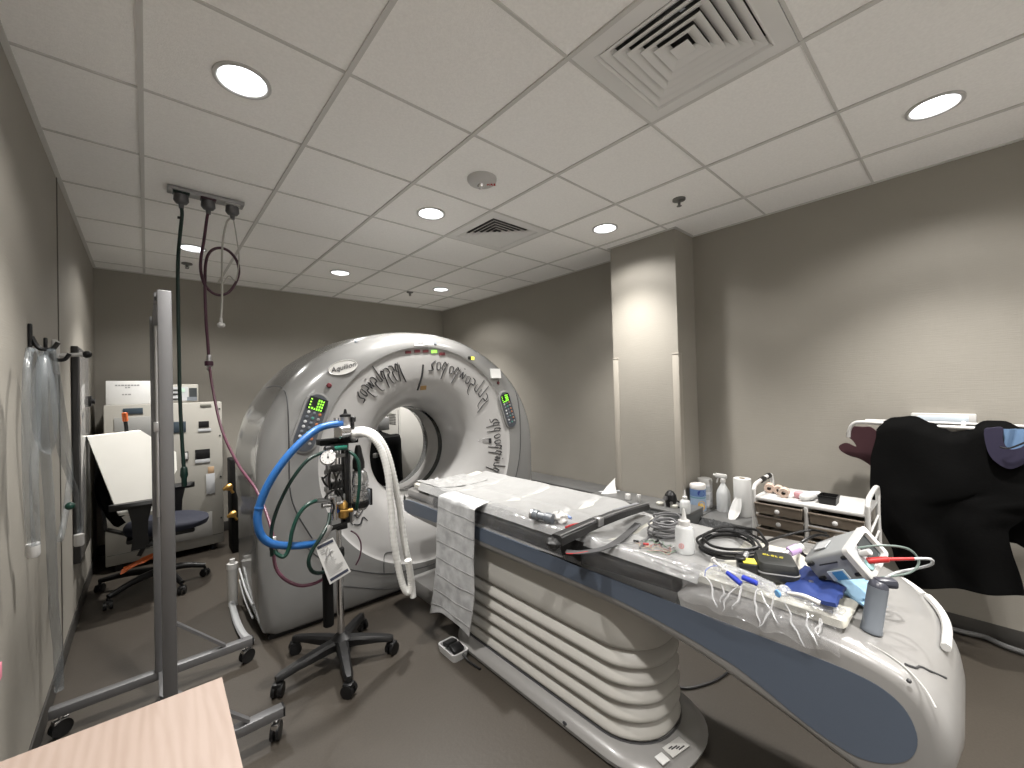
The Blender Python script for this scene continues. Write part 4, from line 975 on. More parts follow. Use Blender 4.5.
sg = single('document_box', MB().box2((a.x, 4.98, KZ+.001), (b.x, 5.2, a.z), bev=.004), PAPER, 'white box with a printed sheet on its front, on top of the beige cabinet', 'box')
m = MB()
for x0, x1, y in ((115, 140, 385.2), (125, 131, 387.5), (122, 131, 394.5)):
    p0, p1 = at(x0, y-.5, 'y', 4.979), at(x1, y+.6, 'y', 4.979)
    k = p0.x
    while k < p1.x:
        wdt = .012+.01*random.random(); m.box2((k, 4.9785, p1.z), (min(k+wdt, p1.x), 4.9805, p0.z)); k += wdt+.005
part('print', m, GINK, sg)
a, b = at(170, 384.5, 'y', 5.0), at(198.5, 402, 'y', 5.0)
ins = thing('instrument_box', ((a.x+b.x)/2, 5.1, KZ), 'small beige electronic instrument with dark screen on top of the cabinet', 'instrument')
part('case', MB().box2((a.x-.06, 5.0, KZ+.001), (b.x, 5.25, a.z), bev=.006), CABIN, ins)
def iface(nm, x0, y0, x1, y1, m, th=.004, y=5.0): a, b = at(x0, y0, 'y', y), at(x1, y1, 'y', y); part(nm, MB().box2((a.x, y-th, a.z), (b.x, y+.002, b.z)), m, ins)
iface('screen', 189, 388, 197, 397, EYE); iface('front_panel', 171, 387, 188.5, 400.5, LGREY, .003)
for y in (389.5, 393.5, 398.5): iface('control_row', 172, y, 178, y+1.3, BLACK, .008)
iface('control_row', 187, 397, 197, 400.5, SLATE, .006)
iface('panel_button', 181, 388.5, 185, 392, mat('pale_green', (.4, .55, .45), .5), .006)
# black case with brass fittings beside the cabinet
bk = thing('regulator_case', (.66, 4.72, 0), 'black upright case with brass fittings between cabinet and scanner', 'case')
part('body', MB().box2((.585, 4.66, .0), (.75, 4.90, .88), bev=.01), BLACKM, bk)
for (a_, b_) in ((229, 487), (233, 514)):
    p = at(a_, b_, 'y', 4.64); part('brass_fitting', MB().lathe(p, [(.012, .03), (.03, .02), (.032, -.01), (.02, -.03), (.012, -.05)], axis=(1, .2, .3), n=14).cyl(p, p+Vector((.03, -.01, -.06)), .012, n=10), BRASS, bk, 'brass fitting')
# chair
H0 = Vector((.075, 4.28, 0))
ch = thing('office_chair', H0, 'navy office chair with black arms and a white wedge on its seat', 'office chair')
def S3(a_, b_, c_): return H0+Vector((a_, b_, c_))
seat = []
for k, (s_, z_) in enumerate(((.86, .455), (.97, .462), (1.0, .48), (1.0, .50), (.96, .518), (.85, .53), (.4, .527))):
    R_ = []
    for j in range(40):
        an = 2*PI*j/40; c, s = math.cos(an), math.sin(an); e = 2.6
        rr = (abs(c)**e+abs(s)**e)**(-1/e); R_.append(S3(.04+.26*s_*rr*c, .24*s_*rr*s, z_+(.02*max(0, c)**2*-1 if z_ > .5 else 0)))
    seat.append(R_)
part('seat', MB().loft(seat), NAVY, ch)
part('seat_pan', MB().box(S3(.0, 0, .435), (.40, .36, .035), bev=.015), BLACK, ch)
def back(u, v):
    y = .085+(u-.5)*.30*(1-.25*(v-.4)**2); z = .56+.42*v; x = -.235-.07*v-.05*math.sin(v*PI)+.10*abs(u-.5)**2*4*.35
    return S3(x, y, z)
part('backrest', MB().sheet(back, 16, 16, .05), BLACKC, ch)
part('back_bar', MB().beam(S3(-.15, 0, .43), S3(-.31, 0, .52), .07, .015).beam(S3(-.31, 0, .51), S3(-.335, 0, .80), .07, .015), BLACK, ch)
part('lever', MB().tube([S3(-.05, -.16, .43), S3(-.10, -.22, .40), S3(-.13, -.24, .34)], .014, 8), BLACK, ch)
for s, xo in ((-1, -.12), (1, .10)):
    y = s*.275
    ap = part('armrest', MB().loft([[S3(xo+x_, y+yy, z_) for yy, z_ in ((-.035*k, .70), (-.045*k, .72), (-.03*k, .742), (.03*k, .742), (.045*k, .72), (.035*k, .70))] for x_, k in ((-.16, .4), (-.14, .8), (-.02, 1), (.09, 1), (.12, .7), (.13, .3))]), BLACK, ch)
    part('arm_post', MB().loft([[S3(xo+.0+w, y-s*.0+d, z) for w, d in ((-a_, -.012), (a_, -.012), (a_, .012), (-a_, .012))] for z, a_ in ((.40, .05), (.50, .04), (.60, .045), (.70, .065))]).box(S3(xo*.5, y-s*.06, .415), (.07, .16, .02), bev=.004), BLACK, ap)
part('gas_column', MB().cyl(S3(0, 0, .12), S3(0, 0, .30), .028, n=16).cyl(S3(0, 0, .28), S3(0, 0, .43), .016, n=14), BLACK, ch)
part('tilt_post', MB().cyl(S3(.06, -.03, .2), S3(.05, -.02, .43), .014, n=10), BLACK, ch)
for (x, y) in ((-.22, 4.094), (-.285, 4.505), (.182, 3.997), (.344, 4.263), (.12, 4.58)):
    lg = part('leg', MB().tube(spline([S3(0, 0, .13), S3((x-H0.x)*.5, (y-H0.y)*.5, .125), (x, y, .085)], 6), .024, 10, rf=lambda u: .03-.012*u), BLACK, ch)
    castor('castor', lg, x, y, .028, .02, .08, x*7)
part('hub', MB().lathe(S3(0, 0, 0), [(.045, .09), (.05, .10), (.045, .15), (.03, .16)], n=16), BLACK, ch)
# white wedge
wy = 4.03
wpx = [(87, 436.5), (141, 430.5), (166, 470), (176, 500), (150, 511), (119, 516)]
wp_ = [at(a_, b_, 'y', wy+.07*(1-i/5)) for i, (a_, b_) in enumerate(wpx)]
wq = [at(a_, b_, 'y', wy+.20*(516-b_)/80) for a_, b_ in ((87, 436.5), (141, 430.5), (176, 452), (177, 470), (152, 511), (119, 516))]
single('foam_wedge', MB().prism(wq, (-.012, .09, .0)), mat('white_foam_vinyl', (.80, .79, .74), .5), 'large white wedge cushion leaning in the navy office chair', 'wedge cushion')
p0, p1 = at(127, 435, 'y', 4.3), at(124.5, 412.5, 'y', 4.3)
t = thing('handled_probe', p0, 'orange-tipped black stick poking up behind the white wedge', 'probe')
part('shaft', MB().cyl(p0+(p0-p1)*2.4, p1.lerp(p0, .35), .012, n=12), BLACK, t); part('tip', MB().cyl(p1.lerp(p0, .4), p1, .017, n=12, bev=.005), ORANGE, t, 'orange tip')
p = at(137, 564, 'y', 4.12)
def ora(u, v): return Vector((p.x-.09+.20*u+.02*v, p.y-.03+.06*v, p.z-.03+.07*u+.02*noise.noise(Vector((u*4, v*4, 2)))+.02*v))
single('orange_strap', MB().sheet(ora, 14, 8, .008), ORANGE, 'orange strap lying over the black chair base', 'strap')

# ---- seen through the bore: grey vented cabinet and black draped object
rc = thing('rear_cabinet', (2.62, 4.95, 0), 'light grey vented cabinet seen through the scanner bore', 'cabinet')
part('body', MB().box2((2.285, 4.6, .03), (3.05, 5.35, 1.34), bev=.015), mat('rear_cabinet_paint', (.50, .49, .46), .45), rc)
part('plinth', MB().box2((2.30, 4.62, 0), (3.03, 5.33, .035)), BLACK, rc)
vm = MB()
for k in range(7): vm.box2((2.281, 4.72, 1.08+k*.02), (2.287, 4.98, 1.087+k*.02))
part('vent_slots', vm, SEAM, rc)
part('door_seam', MB().box2((2.281, 4.648, .06), (2.287, 4.652, 1.26)), SEAM, rc)
def drape(u, v):
    an = 2*PI*u; f = 1+.07*math.sin(an*5+1)*min(1, v*1.5)
    if v < .35: r = .30*(v/.35); z = .98+.05*math.cos(v/.35*PI/2)+.05*noise.noise(Vector((math.cos(an), math.sin(an), v*3)))
    else: r = .30+.05*(v-.35); z = .98-.94*(v-.35)/.65
    return Vector((2.0+r*f*math.cos(an)*.75, 4.55+r*f*math.sin(an), z))
dr = thing('draped_stand', (2.0, 4.55, 0), 'black cloth-draped equipment seen through the scanner bore', 'draped equipment')
part('drape', MB().grid(drape, 48, 24), BLACKC, dr)
part('grey_box', MB().box((2.02, 4.62, 1.115), (.16, .2, .15), .2, .01), MGREY, dr, 'small grey box on top')
part('strap_buckle', MB().box((1.84, 4.30, .80), (.06, .03, .05), .5, .006), STEEL, dr)
# ================================================================ STORAGE BENCHES BY THE COLUMN
def bench(name, a, b, seams, label, axis='y'):
    t = thing(name, ((a[0]+b[0])/2, (a[1]+b[1])/2, 0), label, 'storage bench')
    part('carcass', MB().box2((a[0]+.012, a[1]+.004, 0), (b[0], b[1]-.004, b[2]-.02), bev=.002), DKGREY, t)
    part('top', MB().box2((a[0], a[1], b[2]-.02), (b[0], b[1], b[2]), bev=.004), mat('bench_top', (.10, .10, .098), .4), t)
    ss = seams+[b[1]-.006]; y0 = a[1]+.006
    for s in ss:
        if s-y0 > .05: part('front_panel', MB().box2((a[0], y0+.002, .06), (a[0]+.014, s-.002, b[2]-.022), bev=.002), DKGREY, t)
        y0 = s
    return t
B1Z = .54
bench('storage_bench', (2.89, 1.385, 0), (3.172, 2.25, B1Z), [1.72, 2.0], 'dark grey storage bench in front of the beige column')
bench('storage_bench', (3.10, .98, 0), (3.488, 1.378, .48), [1.18], 'dark grey bench right of the column, carrying bottle and paper roll')
bench('storage_bench', (3.18, 2.26, 0), (3.488, 5.1, .47), [2.9, 3.6, 4.3], 'long low dark grey bench along the right wall behind the scanner')
bench('storage_bench', (3.182, 1.384, 0), (3.488, 1.545, .48), [], 'narrow dark grey bench end tucked beside the column, under the wipes')
# things on them
def canister(p, r, h, label, lid, body, art):
    t = thing('wipes_canister', p, label, 'wipes canister')
    x, y, z = p
    bd = part('tub', MB().lathe((x, y, z), [(r*.96, 0), (r, .004), (r, h*.84), (r*.98, h*.85)], n=36), body, t)
    part('lid', MB().lathe((x, y, z), [(r*1.03, h*.84), (r*1.03, h*.93), (r*.95, h*.97), (r*.55, h), (0, h)], n=36), lid, t)
    v = (CAM-Vector(p)); a0 = math.atan2(v.y, v.x)
    def patch(nm, aa, ab, za, zb, m, e=.0008, ell=False):
        if ell:
            P = []
            ca_, cz = (aa+ab)/2, (za+zb)/2
            for k in range(24): an = 2*PI*k/24; q = a0+ca_+(ab-aa)/2*math.cos(an); P.append(Vector((x+(r+e)*math.cos(q), y+(r+e)*math.sin(q), z+cz+(zb-za)/2*math.sin(an))))
            part(nm, MB().add(P, [tuple(range(24))]), m, bd); return
        part(nm, MB().grid(lambda u, w: Vector((x+(r+e)*math.cos(a0+aa+(ab-aa)*u), y+(r+e)*math.sin(a0+aa+(ab-aa)*u), z+za+(zb-za)*w)), 16, 2), m, bd)
    art(patch, h); return t
def art1(pt, h):
    pt('label', -2.4, 2.4, .03*h, .80*h, mat('pale_blue_label', (.28, .36, .48), .4))
    pt('label_band', -1.5, 1.9, .55*h, .80*h, mat('sky_band', (.10, .17, .34), .4), .0012)
    pt('label_logo', -.05, .9, .56*h, .79*h, mat('navy_logo', (.02, .04, .22), .4), .0018, True)
    pt('label_wave', -1.5, 1.2, .48*h, .53*h, mat('teal_wave', (.12, .25, .30), .4), .0016)
    pt('label_citrus', -.05, .95, .05*h, .40*h, mat('orange_fruit', (.70, .38, .05), .5), .0018, True)
    pt('label_citrus', .2, .7, .13*h, .32*h, mat('yellow_fruit', (.75, .52, .15), .5), .0022, True)
def art2(pt, h):
    pt('label', -2.0, 2.0, .08*h, .78*h, mat('grey_white_label', (.60, .60, .62), .4))
    pt('print_block', -.2, .9, .55*h, .74*h, LGREY, .0012); pt('print_block', -.2, .6, .28*h, .46*h, LGREY, .0012); pt('print_block', .7, 1.1, .2*h, .5*h, LGREY, .0012)
canister((3.255, 1.462, .481), .058, .215, 'blue and yellow labelled wipes tub beside the column', mat('tub_lid', (.62, .60, .58), .4), WHITE, art1)
canister((3.39, 1.465, .481), .056, .235, 'plain white wipes tub behind the blue labelled one', WHITE, WHITE, art2)
# spray bottle
p = Vector((3.36, 1.31, .481)); t = thing('spray_bottle', p, 'clear spray bottle with white trigger head beside the paper roll', 'spray bottle')
part('bottle', MB().lathe(p, [(.046, 0), (.05, .01), (.05, .13), (.044, .16), (.022, .20), (.016, .215), (.016, .235)], n=26), BOTTLE, t)
d = Vector((-.2, 1, 0)).normalized()
part('trigger_head', MB().lathe(p, [(.019, .225), (.019, .25), (.014, .255)], n=16).beam(p+Vector((0, 0, .27))-d*.03, p+Vector((0, 0, .275))+d*.055, .026, .034, .008).beam(p+d*.03+Vector((0, 0, .265)), p+d*.045+Vector((0, 0, .215)), .012, .010, .003).cyl(p+d*.055+Vector((0, 0, .275)), p+d*.068+Vector((0, 0, .276)), .010, n=10), WHITE, t)
# paper towel roll
p = Vector((3.345, 1.165, .481)); t = thing('paper_towel_roll', p, 'upright white paper towel roll with a torn sheet hanging off the bench', 'paper towels')
part('roll', MB().lathe(p, [(.022, .27), (.022, .279), (.058, .279), (.06, .275), (.06, .004), (.058, 0)], n=36), PAPER, t)
part('core', MB().lathe(p, [(.0225, .2), (.0225, .281), (.020, .281), (.020, .2)], n=20, cap=False), mat('card_core', (.30, .24, .17), .8), t)
s0 = p+Vector((-.058, .03, .0))
def tow(u, v):
    w = .075*(math.sin(PI*min(1, .15+v*.85))**.8)*(1 if v < .6 else 1-.75*(v-.6)/.4)
    return Vector((s0.x-.002-.30*max(0, v-.45)**1.5-.015*math.sin(u*PI)-.07*v, s0.y-.02+(u-.5)*w+.03*v, s0.z+.14-.20*v+.012*noise.noise(Vector((u*3, v*3, 8)))))
part('loose_sheet', MB().sheet(tow, 14, 20, .002), PAPER, t)
# dark cover heap
def heap(u, v):
    x = 2.80+.285*u; y = .99+.37*v; e = min(u, 1-u, v, 1-v)
    return Vector((x, y, .375+.11*min(1, e*6)**.6+.05*noise.noise(Vector((u*5, v*7, 2)))*min(1, e*5)+.03*abs(noise.noise(Vector((u*11+v*6, v*12, 5))))*min(1, e*5)))
bench('storage_bench', (2.79, .985, 0), (3.094, 1.375, .37), [], 'low dark grey step box under the bunched dark cover')
single('bunched_cover', MB().sheet(heap, 40, 40, .006), mat('charcoal_cloth', (.025, .026, .027), .8), 'bunched charcoal cover lying below the paper towel roll', 'cover')
# small things on bench in front of the column
def onb(a_, b_, z=B1Z): return at(a_, b_, 'z', z+.001)
for k, (a_, b_, r, h, lb) in enumerate([(628, 499.5, .024, .045, 'small white cup at the far end of the bench by the column'), (639, 501.5, .017, .055, 'small white cube-like cap second along the bench by the column')]):
    q = onb(a_, b_)
    single('small_cup', MB().lathe(q, [(r*.85, 0), (r, .004), (r, h*.9), (r*.92, h), (0, h)], n=20), WHITE, lb, 'cup')
for a_, b_, lb in ((660, 505.5, 'flat cream lid on the bench by the column'), (674, 508, 'flat cream lid nearer the black mask on the bench'), (684, 509.5, 'flat cream lid in front of the black mask')):
    q = onb(a_, b_-.5); 
    if q.x < 2.92: q.x = 2.93
    single('small_lid', MB().lathe(q, [(.026, 0), (.028, .004), (.028, .018), (.022, .024), (0, .025)], n=20), CREAM, lb, 'dish')  # low round cream lids set along the bench
q = onb(671, 506); q.y -= .0
t = thing('face_mask', q, 'black rubber face mask standing at the foot of the column', 'mask')
def mk(u, v):
    an = 2*PI*u; f = [(.036, 0), (.042, .03), (.048, .055), (.042, .09), (.024, .115), (.01, .12)]
    k = v*(len(f)-1); i = min(int(k), len(f)-2); w = k-i; r = f[i][0]*(1-w)+f[i+1][0]*w; h = f[i][1]*(1-w)+f[i+1][1]*w
    return q+Vector((r*math.cos(an)*(.6 if math.cos(an) > 0 else 1), r*math.sin(an), h))
part('shell', MB().sheet(mk, 24, 20, .004), BLACK, t)
part('valve', MB().cyl(q+Vector((-.04, .014, .065)), q+Vector((-.06, .014, .07)), .016, n=16).cyl(q+Vector((-.036, -.022, .035)), q+Vector((-.05, -.03, .035)), .012, n=14), STEEL, t)
part('strap', MB().tube(spline([q+Vector((0, -.05, .05)), q+Vector((.01, -.08, .03)), q+Vector((-.01, -.085, .006)), q+Vector((.0, -.05, .006))], 6), .006, 8), BLACK, t)
q = onb(683.5, 511); q = Vector((2.93, 1.412, B1Z+.001))
t = thing('dropper_bottle', q, 'small clear bottle with white nozzle on the bench corner', 'bottle')
part('bottle', MB().lathe(q, [(.034, 0), (.037, .004), (.037, .075), (.03, .09), (.014, .10)], n=22), BOTTLE, t)
part('nozzle', MB().lathe(q, [(.018, .096), (.018, .118), (.010, .124), (.004, .165), (.0, .167)], n=16), WHITE, t)
# leaning paper
L1, L2, L3 = onb(601, 494), at(615, 478, 'x', 3.165), onb(617, 493)
def leaf(u, v):
    p = L1.lerp(L3, u).lerp(L2, v); return p+Vector((-.02*math.sin(u*PI)*(1-v)-.012*math.sin(v*PI), .0, .0))
single('leaning_paper', MB().sheet(leaf, 10, 10, .002), PAPER, 'curled white paper leaning at the far foot of the column', 'paper')
single('paper_strip', MB().prism([(2.98, 2.20, B1Z+.002), (3.14, 2.10, B1Z+.002), (3.16, 2.13, B1Z+.002), (3.0, 2.235, B1Z+.002)], (0, 0, .004)), LGREY, 'thin grey strip lying under the curled paper', 'strip')

# ================================================================ DRAWER TROLLEY
TX0, TX1, TY0, TY1, TZ = 2.81, 3.17, .375, .915, .775
dt = thing('drawer_trolley', ((TX0+TX1)/2, (TY0+TY1)/2, 0), 'white tube-framed trolley with smoky brown drawers by the right wall', 'drawer trolley')
part('top_shelf', MB().box2((TX0-.005, TY0, TZ-.022), (TX1, TY1, TZ), bev=.008), WHITE, dt)
for y, hz in ((TY1, .07), (TY0, .075)):
    part('end_frame', MB().tube(spline([(TX0, y, .06), (TX0, y, .3), (TX0, y, TZ-.02), (TX0+.01, y, TZ+.045), (TX0+.07, y, TZ+hz), (TX1-.05, y, TZ+hz+.01), (TX1-.005, y, TZ+.05), (TX1, y, TZ-.04), (TX1, y, .3), (TX1, y, .06)], 8), .012, 12), WHITE, dt)
gy = TY1
part('handle_grip', MB().cyl((TX0+.13, gy, TZ+.073), (TX0+.20, gy, TZ+.075), .017, n=14).cyl((TX1-.10, gy, TZ+.079), (TX1-.055, gy, TZ+.079), .017, n=14), BLACK, dt, 'black handle grips')
part('middle_post', MB().cyl((TX0, (TY0+TY1)/2, .06), (TX0, (TY0+TY1)/2, TZ-.02), .011, n=12), WHITE, dt)
for z in (.66, .57, .48, .39, .3, .2, .1):
    part('rail', MB().cyl((TX0, TY0, z-.005), (TX0, TY1, z-.005), .006, n=8).cyl((TX0, TY0, z-.005), (TX1, TY0, z+.03), .006, n=8).cyl((TX0, TY1, z-.005), (TX1, TY1, z-.005), .006, n=8), WHITE, dt)
for (x, y) in ((TX0, TY0), (TX0, TY1), (TX1, TY0), (TX1, TY1)): castor('castor', dt, x, y, .026, .018, .07, y*5)
rows = [.745-.079*k for k in range(8)]
ym = (TY0+TY1)/2
for c, (ya, yb) in enumerate(((ym+.014, TY1-.014), (TY0+.014, ym-.014))):
    for k, z in enumerate(rows):
        z1 = z-(.012 if c else 0); dep = .02 if (k+c) % 3 == 0 else 0.
        x0 = TX0-.012-dep
        dw = MB(); h = .062
        # open tray: tapered front, sides and bottom
        dw.loft([[Vector((x0+.012, ya+.006, z1-h)), Vector((x0+.012, yb-.006, z1-h)), Vector((TX1-.03, yb-.006, z1-h)), Vector((TX1-.03, ya+.006, z1-h))],
                 [Vector((x0, ya, z1)), Vector((x0, yb, z1)), Vector((TX1-.02, yb, z1)), Vector((TX1-.02, ya, z1))],
                 [Vector((x0+.006, ya+.006, z1)), Vector((x0+.006, yb-.006, z1)), Vector((TX1-.026, yb-.006, z1)), Vector((TX1-.026, ya+.006, z1))],
                 [Vector((x0+.018, ya+.010, z1-h+.004)), Vector((x0+.018, yb-.010, z1-h+.004)), Vector((TX1-.036, yb-.010, z1-h+.004)), Vector((TX1-.036, ya+.010, z1-h+.004))]])
        dw.box2((x0-.006, ya-.002, z1-.008), (x0+.004, yb+.002, z1+.002), bev=.002)
        d_ = part('drawer', dw, BROWN, dt)
        part('knob', MB().lathe((x0+.003, (ya+yb)/2, z1-.034), [(.008, 0), (.008, .008), (.013, .012), (.013, .017), (.006, .021), (0, .022)], axis=(-1, 0, 0), n=14), WHITE, d_)
SH = TZ+.001
def roll(x, y, r, w, m, label, ang_=.3):
    a = Vector((math.cos(ang_), math.sin(ang_), 0)); c = Vector((x, y, SH+r))
    t = thing('tape_roll', c-Vector((0, 0, r)), label, 'tape roll', 'tape rolls on the trolley')
    part('tape', MB().lathe(c, [(r*.42, -w/2), (r*.97, -w/2), (r, -w/2+.003), (r, w/2-.003), (r*.97, w/2), (r*.42, w/2)], axis=a, n=28, cap=False), m, t)
    part('core', MB().lathe(c, [(r*.30, -w/2+.001), (r*.43, -w/2+.001), (r*.43, w/2-.001), (r*.30, w/2-.001)], axis=a, n=20, cap=False), mat('roll_core', (.14, .10, .08), .7), t)
roll(2.97, .875, .028, .06, SKIN, 'beige tape roll at the left end of the trolley top', .25)
roll(2.96, .82, .026, .055, SKIN, 'beige tape roll second from the left on the trolley top', .2)
roll(2.90, .775, .028, .06, SKIN, 'beige tape roll nearest the front edge of the trolley top', .15)
single('pink_wrap_roll', MB().lathe((2.93, .70, SH), [(.024, 0), (.03, .006), (.031, .028), (.026, .036), (.012, .03), (0, .03)], n=20), mat('dusty_pink', (.46, .24, .26), .7), 'dusty pink wrap roll between the beige rolls and the white packs', 'wrap roll')
def pack(u, v):
    an = 2*PI*u; x = (v-.5)*.13
    r = .030*(1-abs(2*v-1)**4)+.004
    return Vector((2.94+x*.45+.0, .59+x*-.5, SH+.031))+Vector((r*math.cos(an)*.6, r*math.cos(an)*.6, r*math.sin(an)*.95))
m = MB()
for k, (x, y) in enumerate(((2.90, .655), (2.965, .645))):
    for j in range(1): m.lathe((x, y, SH+.023), [(.004, -.055), (.014, -.05), (.021, -.04), (.022, 0), (.021, .04), (.014, .05), (.004, .055)], axis=(.6, -.6 if k else -.3, 0), n=18)
single('gauze_pack', m, PAPER, 'pair of white wrapped gauze packs on the trolley top', 'gauze')
t = thing('black_tray', (2.90, .50, SH), 'small open black tray on the trolley top', 'tray')
q = [(2.87, .515), (2.87, .60), (2.965, .60), (2.965, .515)]
def sqz(s, z): return [Vector((2.9175+(x-2.9175)*s, .5575+(y-.5575)*s, z)) for x, y in q]
part('body', MB().loft([sqz(.9, SH), sqz(1, SH+.045), sqz(.92, SH+.045), sqz(.84, SH+.006)]), BLACK, t)
part('rim', MB().loft([sqz(1.04, SH+.040), sqz(1.04, SH+.047), sqz(.93, SH+.047), sqz(.93, SH+.040)], cap=False, closed=True), BLACK, t)

# ================================================================ APRON RACK
rk = thing('apron_rack', (3.38, .05, 1.2), 'white wall-mounted rail rack holding lead aprons', 'wall rack')
part('wall_bracket', MB().box2((3.462, -.02, 1.205), (3.498, .245, 1.27), bev=.006), WHITE, rk)
part('bracket_window', MB().box2((3.455, .01, 1.22), (3.464, .215, 1.255), bev=.002), mat('pale_inset', (.5, .56, .62), .4), rk)
for y in (.03, .20): part('arm', MB().cyl((3.47, y, 1.222), (3.25, y, 1.214), .010, n=12), WHITE, rk)
part('rail', MB().tube(spline([(3.27, .515, 1.125), (3.262, .508, 1.17), (3.255, .485, 1.21), (3.25, .44, 1.222), (3.25, .30, 1.216), (3.25, .0, 1.208), (3.25, -.5, 1.20)], 8), .0105, 12), WHITE, rk)
part('second_rail', MB().tube(spline([(3.34, .44, 1.225), (3.335, .2, 1.225), (3.335, -.5, 1.215)], 6), .009, 10), WHITE, rk)
def lerp_tab(tab, v):
    for (a0, b0), (a1, b1) in zip(tab, tab[1:]):
        if a0 <= v <= a1: w = (v-a0)/(a1-a0); w = w*w*(3-2*w); return b0+(b1-b0)*w
    return tab[-1][1]
LE = [(0, .34), (.06, .375), (.25, .405), (.42, .41), (.62, .37), (.82, .315), (1, .255)]
RE = [(0, -.34), (.40, -.36), (.50, -.16), (.62, -.105), (1, -.15)]
TOP = [(0, 1.225), (.06, 1.25), (.18, 1.26), (.28, 1.225), (.40, 1.178), (.48, 1.19), (.58, 1.245), (.66, 1.245), (.74, 1.21), (1, 1.19)]
def apron(u, v):
    y = lerp_tab(LE, v)*(1-u)+lerp_tab(RE, v)*u
    zt_, zb = lerp_tab(TOP, u), .305+.12*u+.015*math.sin(u*5)
    z = zt_+(zb-zt_)*v
    fold = .018*math.sin(u*13+v*2)*v+.02*noise.noise(Vector((u*3, v*3, 4)))*min(1, v*4)
    x = 3.222-.035*math.sin(min(1, v*2.2)*PI/2)-.03*v+fold
    if v < .06: x += .035*(1-v/.06)
    return Vector((x, y, z))
t = thing('lead_apron', (3.2, .05, .3), 'large black lead apron draped over the white rail', 'apron')
part('front', MB().sheet(apron, 48, 60, .012), BLACKC, t)
def apron_b(u, v):
    y = (.33-.02*v)*(1-u)+(-.36)*u; zt_ = lerp_tab(TOP, u)-.002; z = zt_-(.62)*v; x = 3.258+.03*math.sin(min(1, v*5)*PI/2)+.03*v+.01*noise.noise(Vector((u*4, v*3, 8)))
    return Vector((x, y, z))
part('back', MB().sheet(apron_b, 36, 30, .010), BLACKC, t)
mp_ = [at(a_, b_, 'x', 3.33) for a_, b_ in [(846, 434), (852, 427), (862, 427), (872, 428), (880, 440), (880, 474), (871, 466), (860, 459), (850, 456), (841, 451), (839, 446), (846, 443), (856, 447), (853, 441)]]
single('maroon_apron', MB().prism([v for v in spline(mp_, 4, closed=True)], (.02, 0, 0)), MAROON, 'maroon apron flap sticking out at the left end of the rail', 'apron')
cp = [at(a_, b_, 'x', 3.15) for a_, b_ in [(984, 431), (992, 428), (1003, 428), (1003, 440), (1009, 449), (1020, 448), (1034, 440), (1036, 455), (1024, 464), (1010, 469), (997, 463), (988, 452)]]
single('thyroid_collar', MB().prism([v for v in spline(cp, 4, closed=True)], (.02, 0, 0)), PURPLE, 'dark purple curved collar hanging over the black apron at right', 'collar')
def ribbon(u, v): 
    q = at(1004+26*u, 429+26*v, 'x', 3.168); return q+Vector((-.008*math.sin(u*9+v*3)+.004, 0, 0))
single('blue_gown', MB().sheet(ribbon, 16, 12, .004), mat('light_blue_gown', (.11, .19, .32), .8), 'light blue cloth bunched behind the purple collar', 'cloth')
single('collar_tie', MB().tube(spline([at(1000, 447, 'x', 3.13), at(1010, 448, 'x', 3.128), at(1028, 441, 'x', 3.13)], 6), .004, 8), BLACK, 'thin black tie across the light blue cloth', 'tie')

# ================================================================ FLOOR CABLES, FOOT SWITCH
def cable(name, pts, r, m, label, cat='cable', closed=False):
    return single(name, MB().tube(spline(pts, 8), r, 8), m, label, cat)
cable('floor_cable', [at(a_, b_, 'z', .008) for a_, b_ in ((676, 687), (688, 688), (702, 685), (716, 680), (730, 671))], .006, BLACK, 'black cable on the floor coming out under the table')
cable('floor_cable', [at(a_, b_, 'z', .02) for a_, b_ in ((952, 629), (968, 633), (985, 637), (1005, 646), (1032, 655))], .014, mat('grey_cable', (.11, .11, .11), .35), 'grey cable on the floor along the right wall, nearer the viewer')
cable('floor_cable', [at(a_, b_, 'z', .02) for a_, b_ in ((960, 628), (985, 633), (1005, 641), (1032, 648))], .014, MATS['grey_cable'], 'grey cable on the floor along the right wall, behind the other one')
fs = thing('foot_switch', (1.27, 1.98, 0), 'clear-edged black foot switch on the floor under the hanging towel', 'foot switch')
part('tray', MB().loft([rrect(1.225, 1.315, 1.90, 2.06, .02, .0), rrect(1.22, 1.325, 1.895, 2.065, .02, .04), rrect(1.228, 1.317, 1.903, 2.057, .02, .04), rrect(1.235, 1.305, 1.91, 2.05, .02, .008)]), mat('pedal_tray', (.42, .42, .42), .3), fs)
part('pedal', MB().box((1.272, 1.945, .046), (.07, .06, .025), Matrix.Rotation(.25, 3, 'X'), .008), BLACK, fs); part('pedal', MB().box((1.272, 2.01, .046), (.07, .055, .025), Matrix.Rotation(-.2, 3, 'X'), .008), BLACK, fs)
cable('pedal_cord', [(1.28, 1.895, .03), (1.285, 1.86, .012), (1.29, 1.80, .008), (1.295, 1.76, .008)], .006, BLACK, 'short black cord running from the foot switch towards the table base', 'cord')

# ================================================================ CLUTTER ON THE TABLE
def tp(a_, b_, h=.0):
    z = .845
    for _ in range(6): p = at(a_, b_, 'z', z); z = ptop(p.x, p.y)+.009+h
    return at(a_, b_, 'z', z)
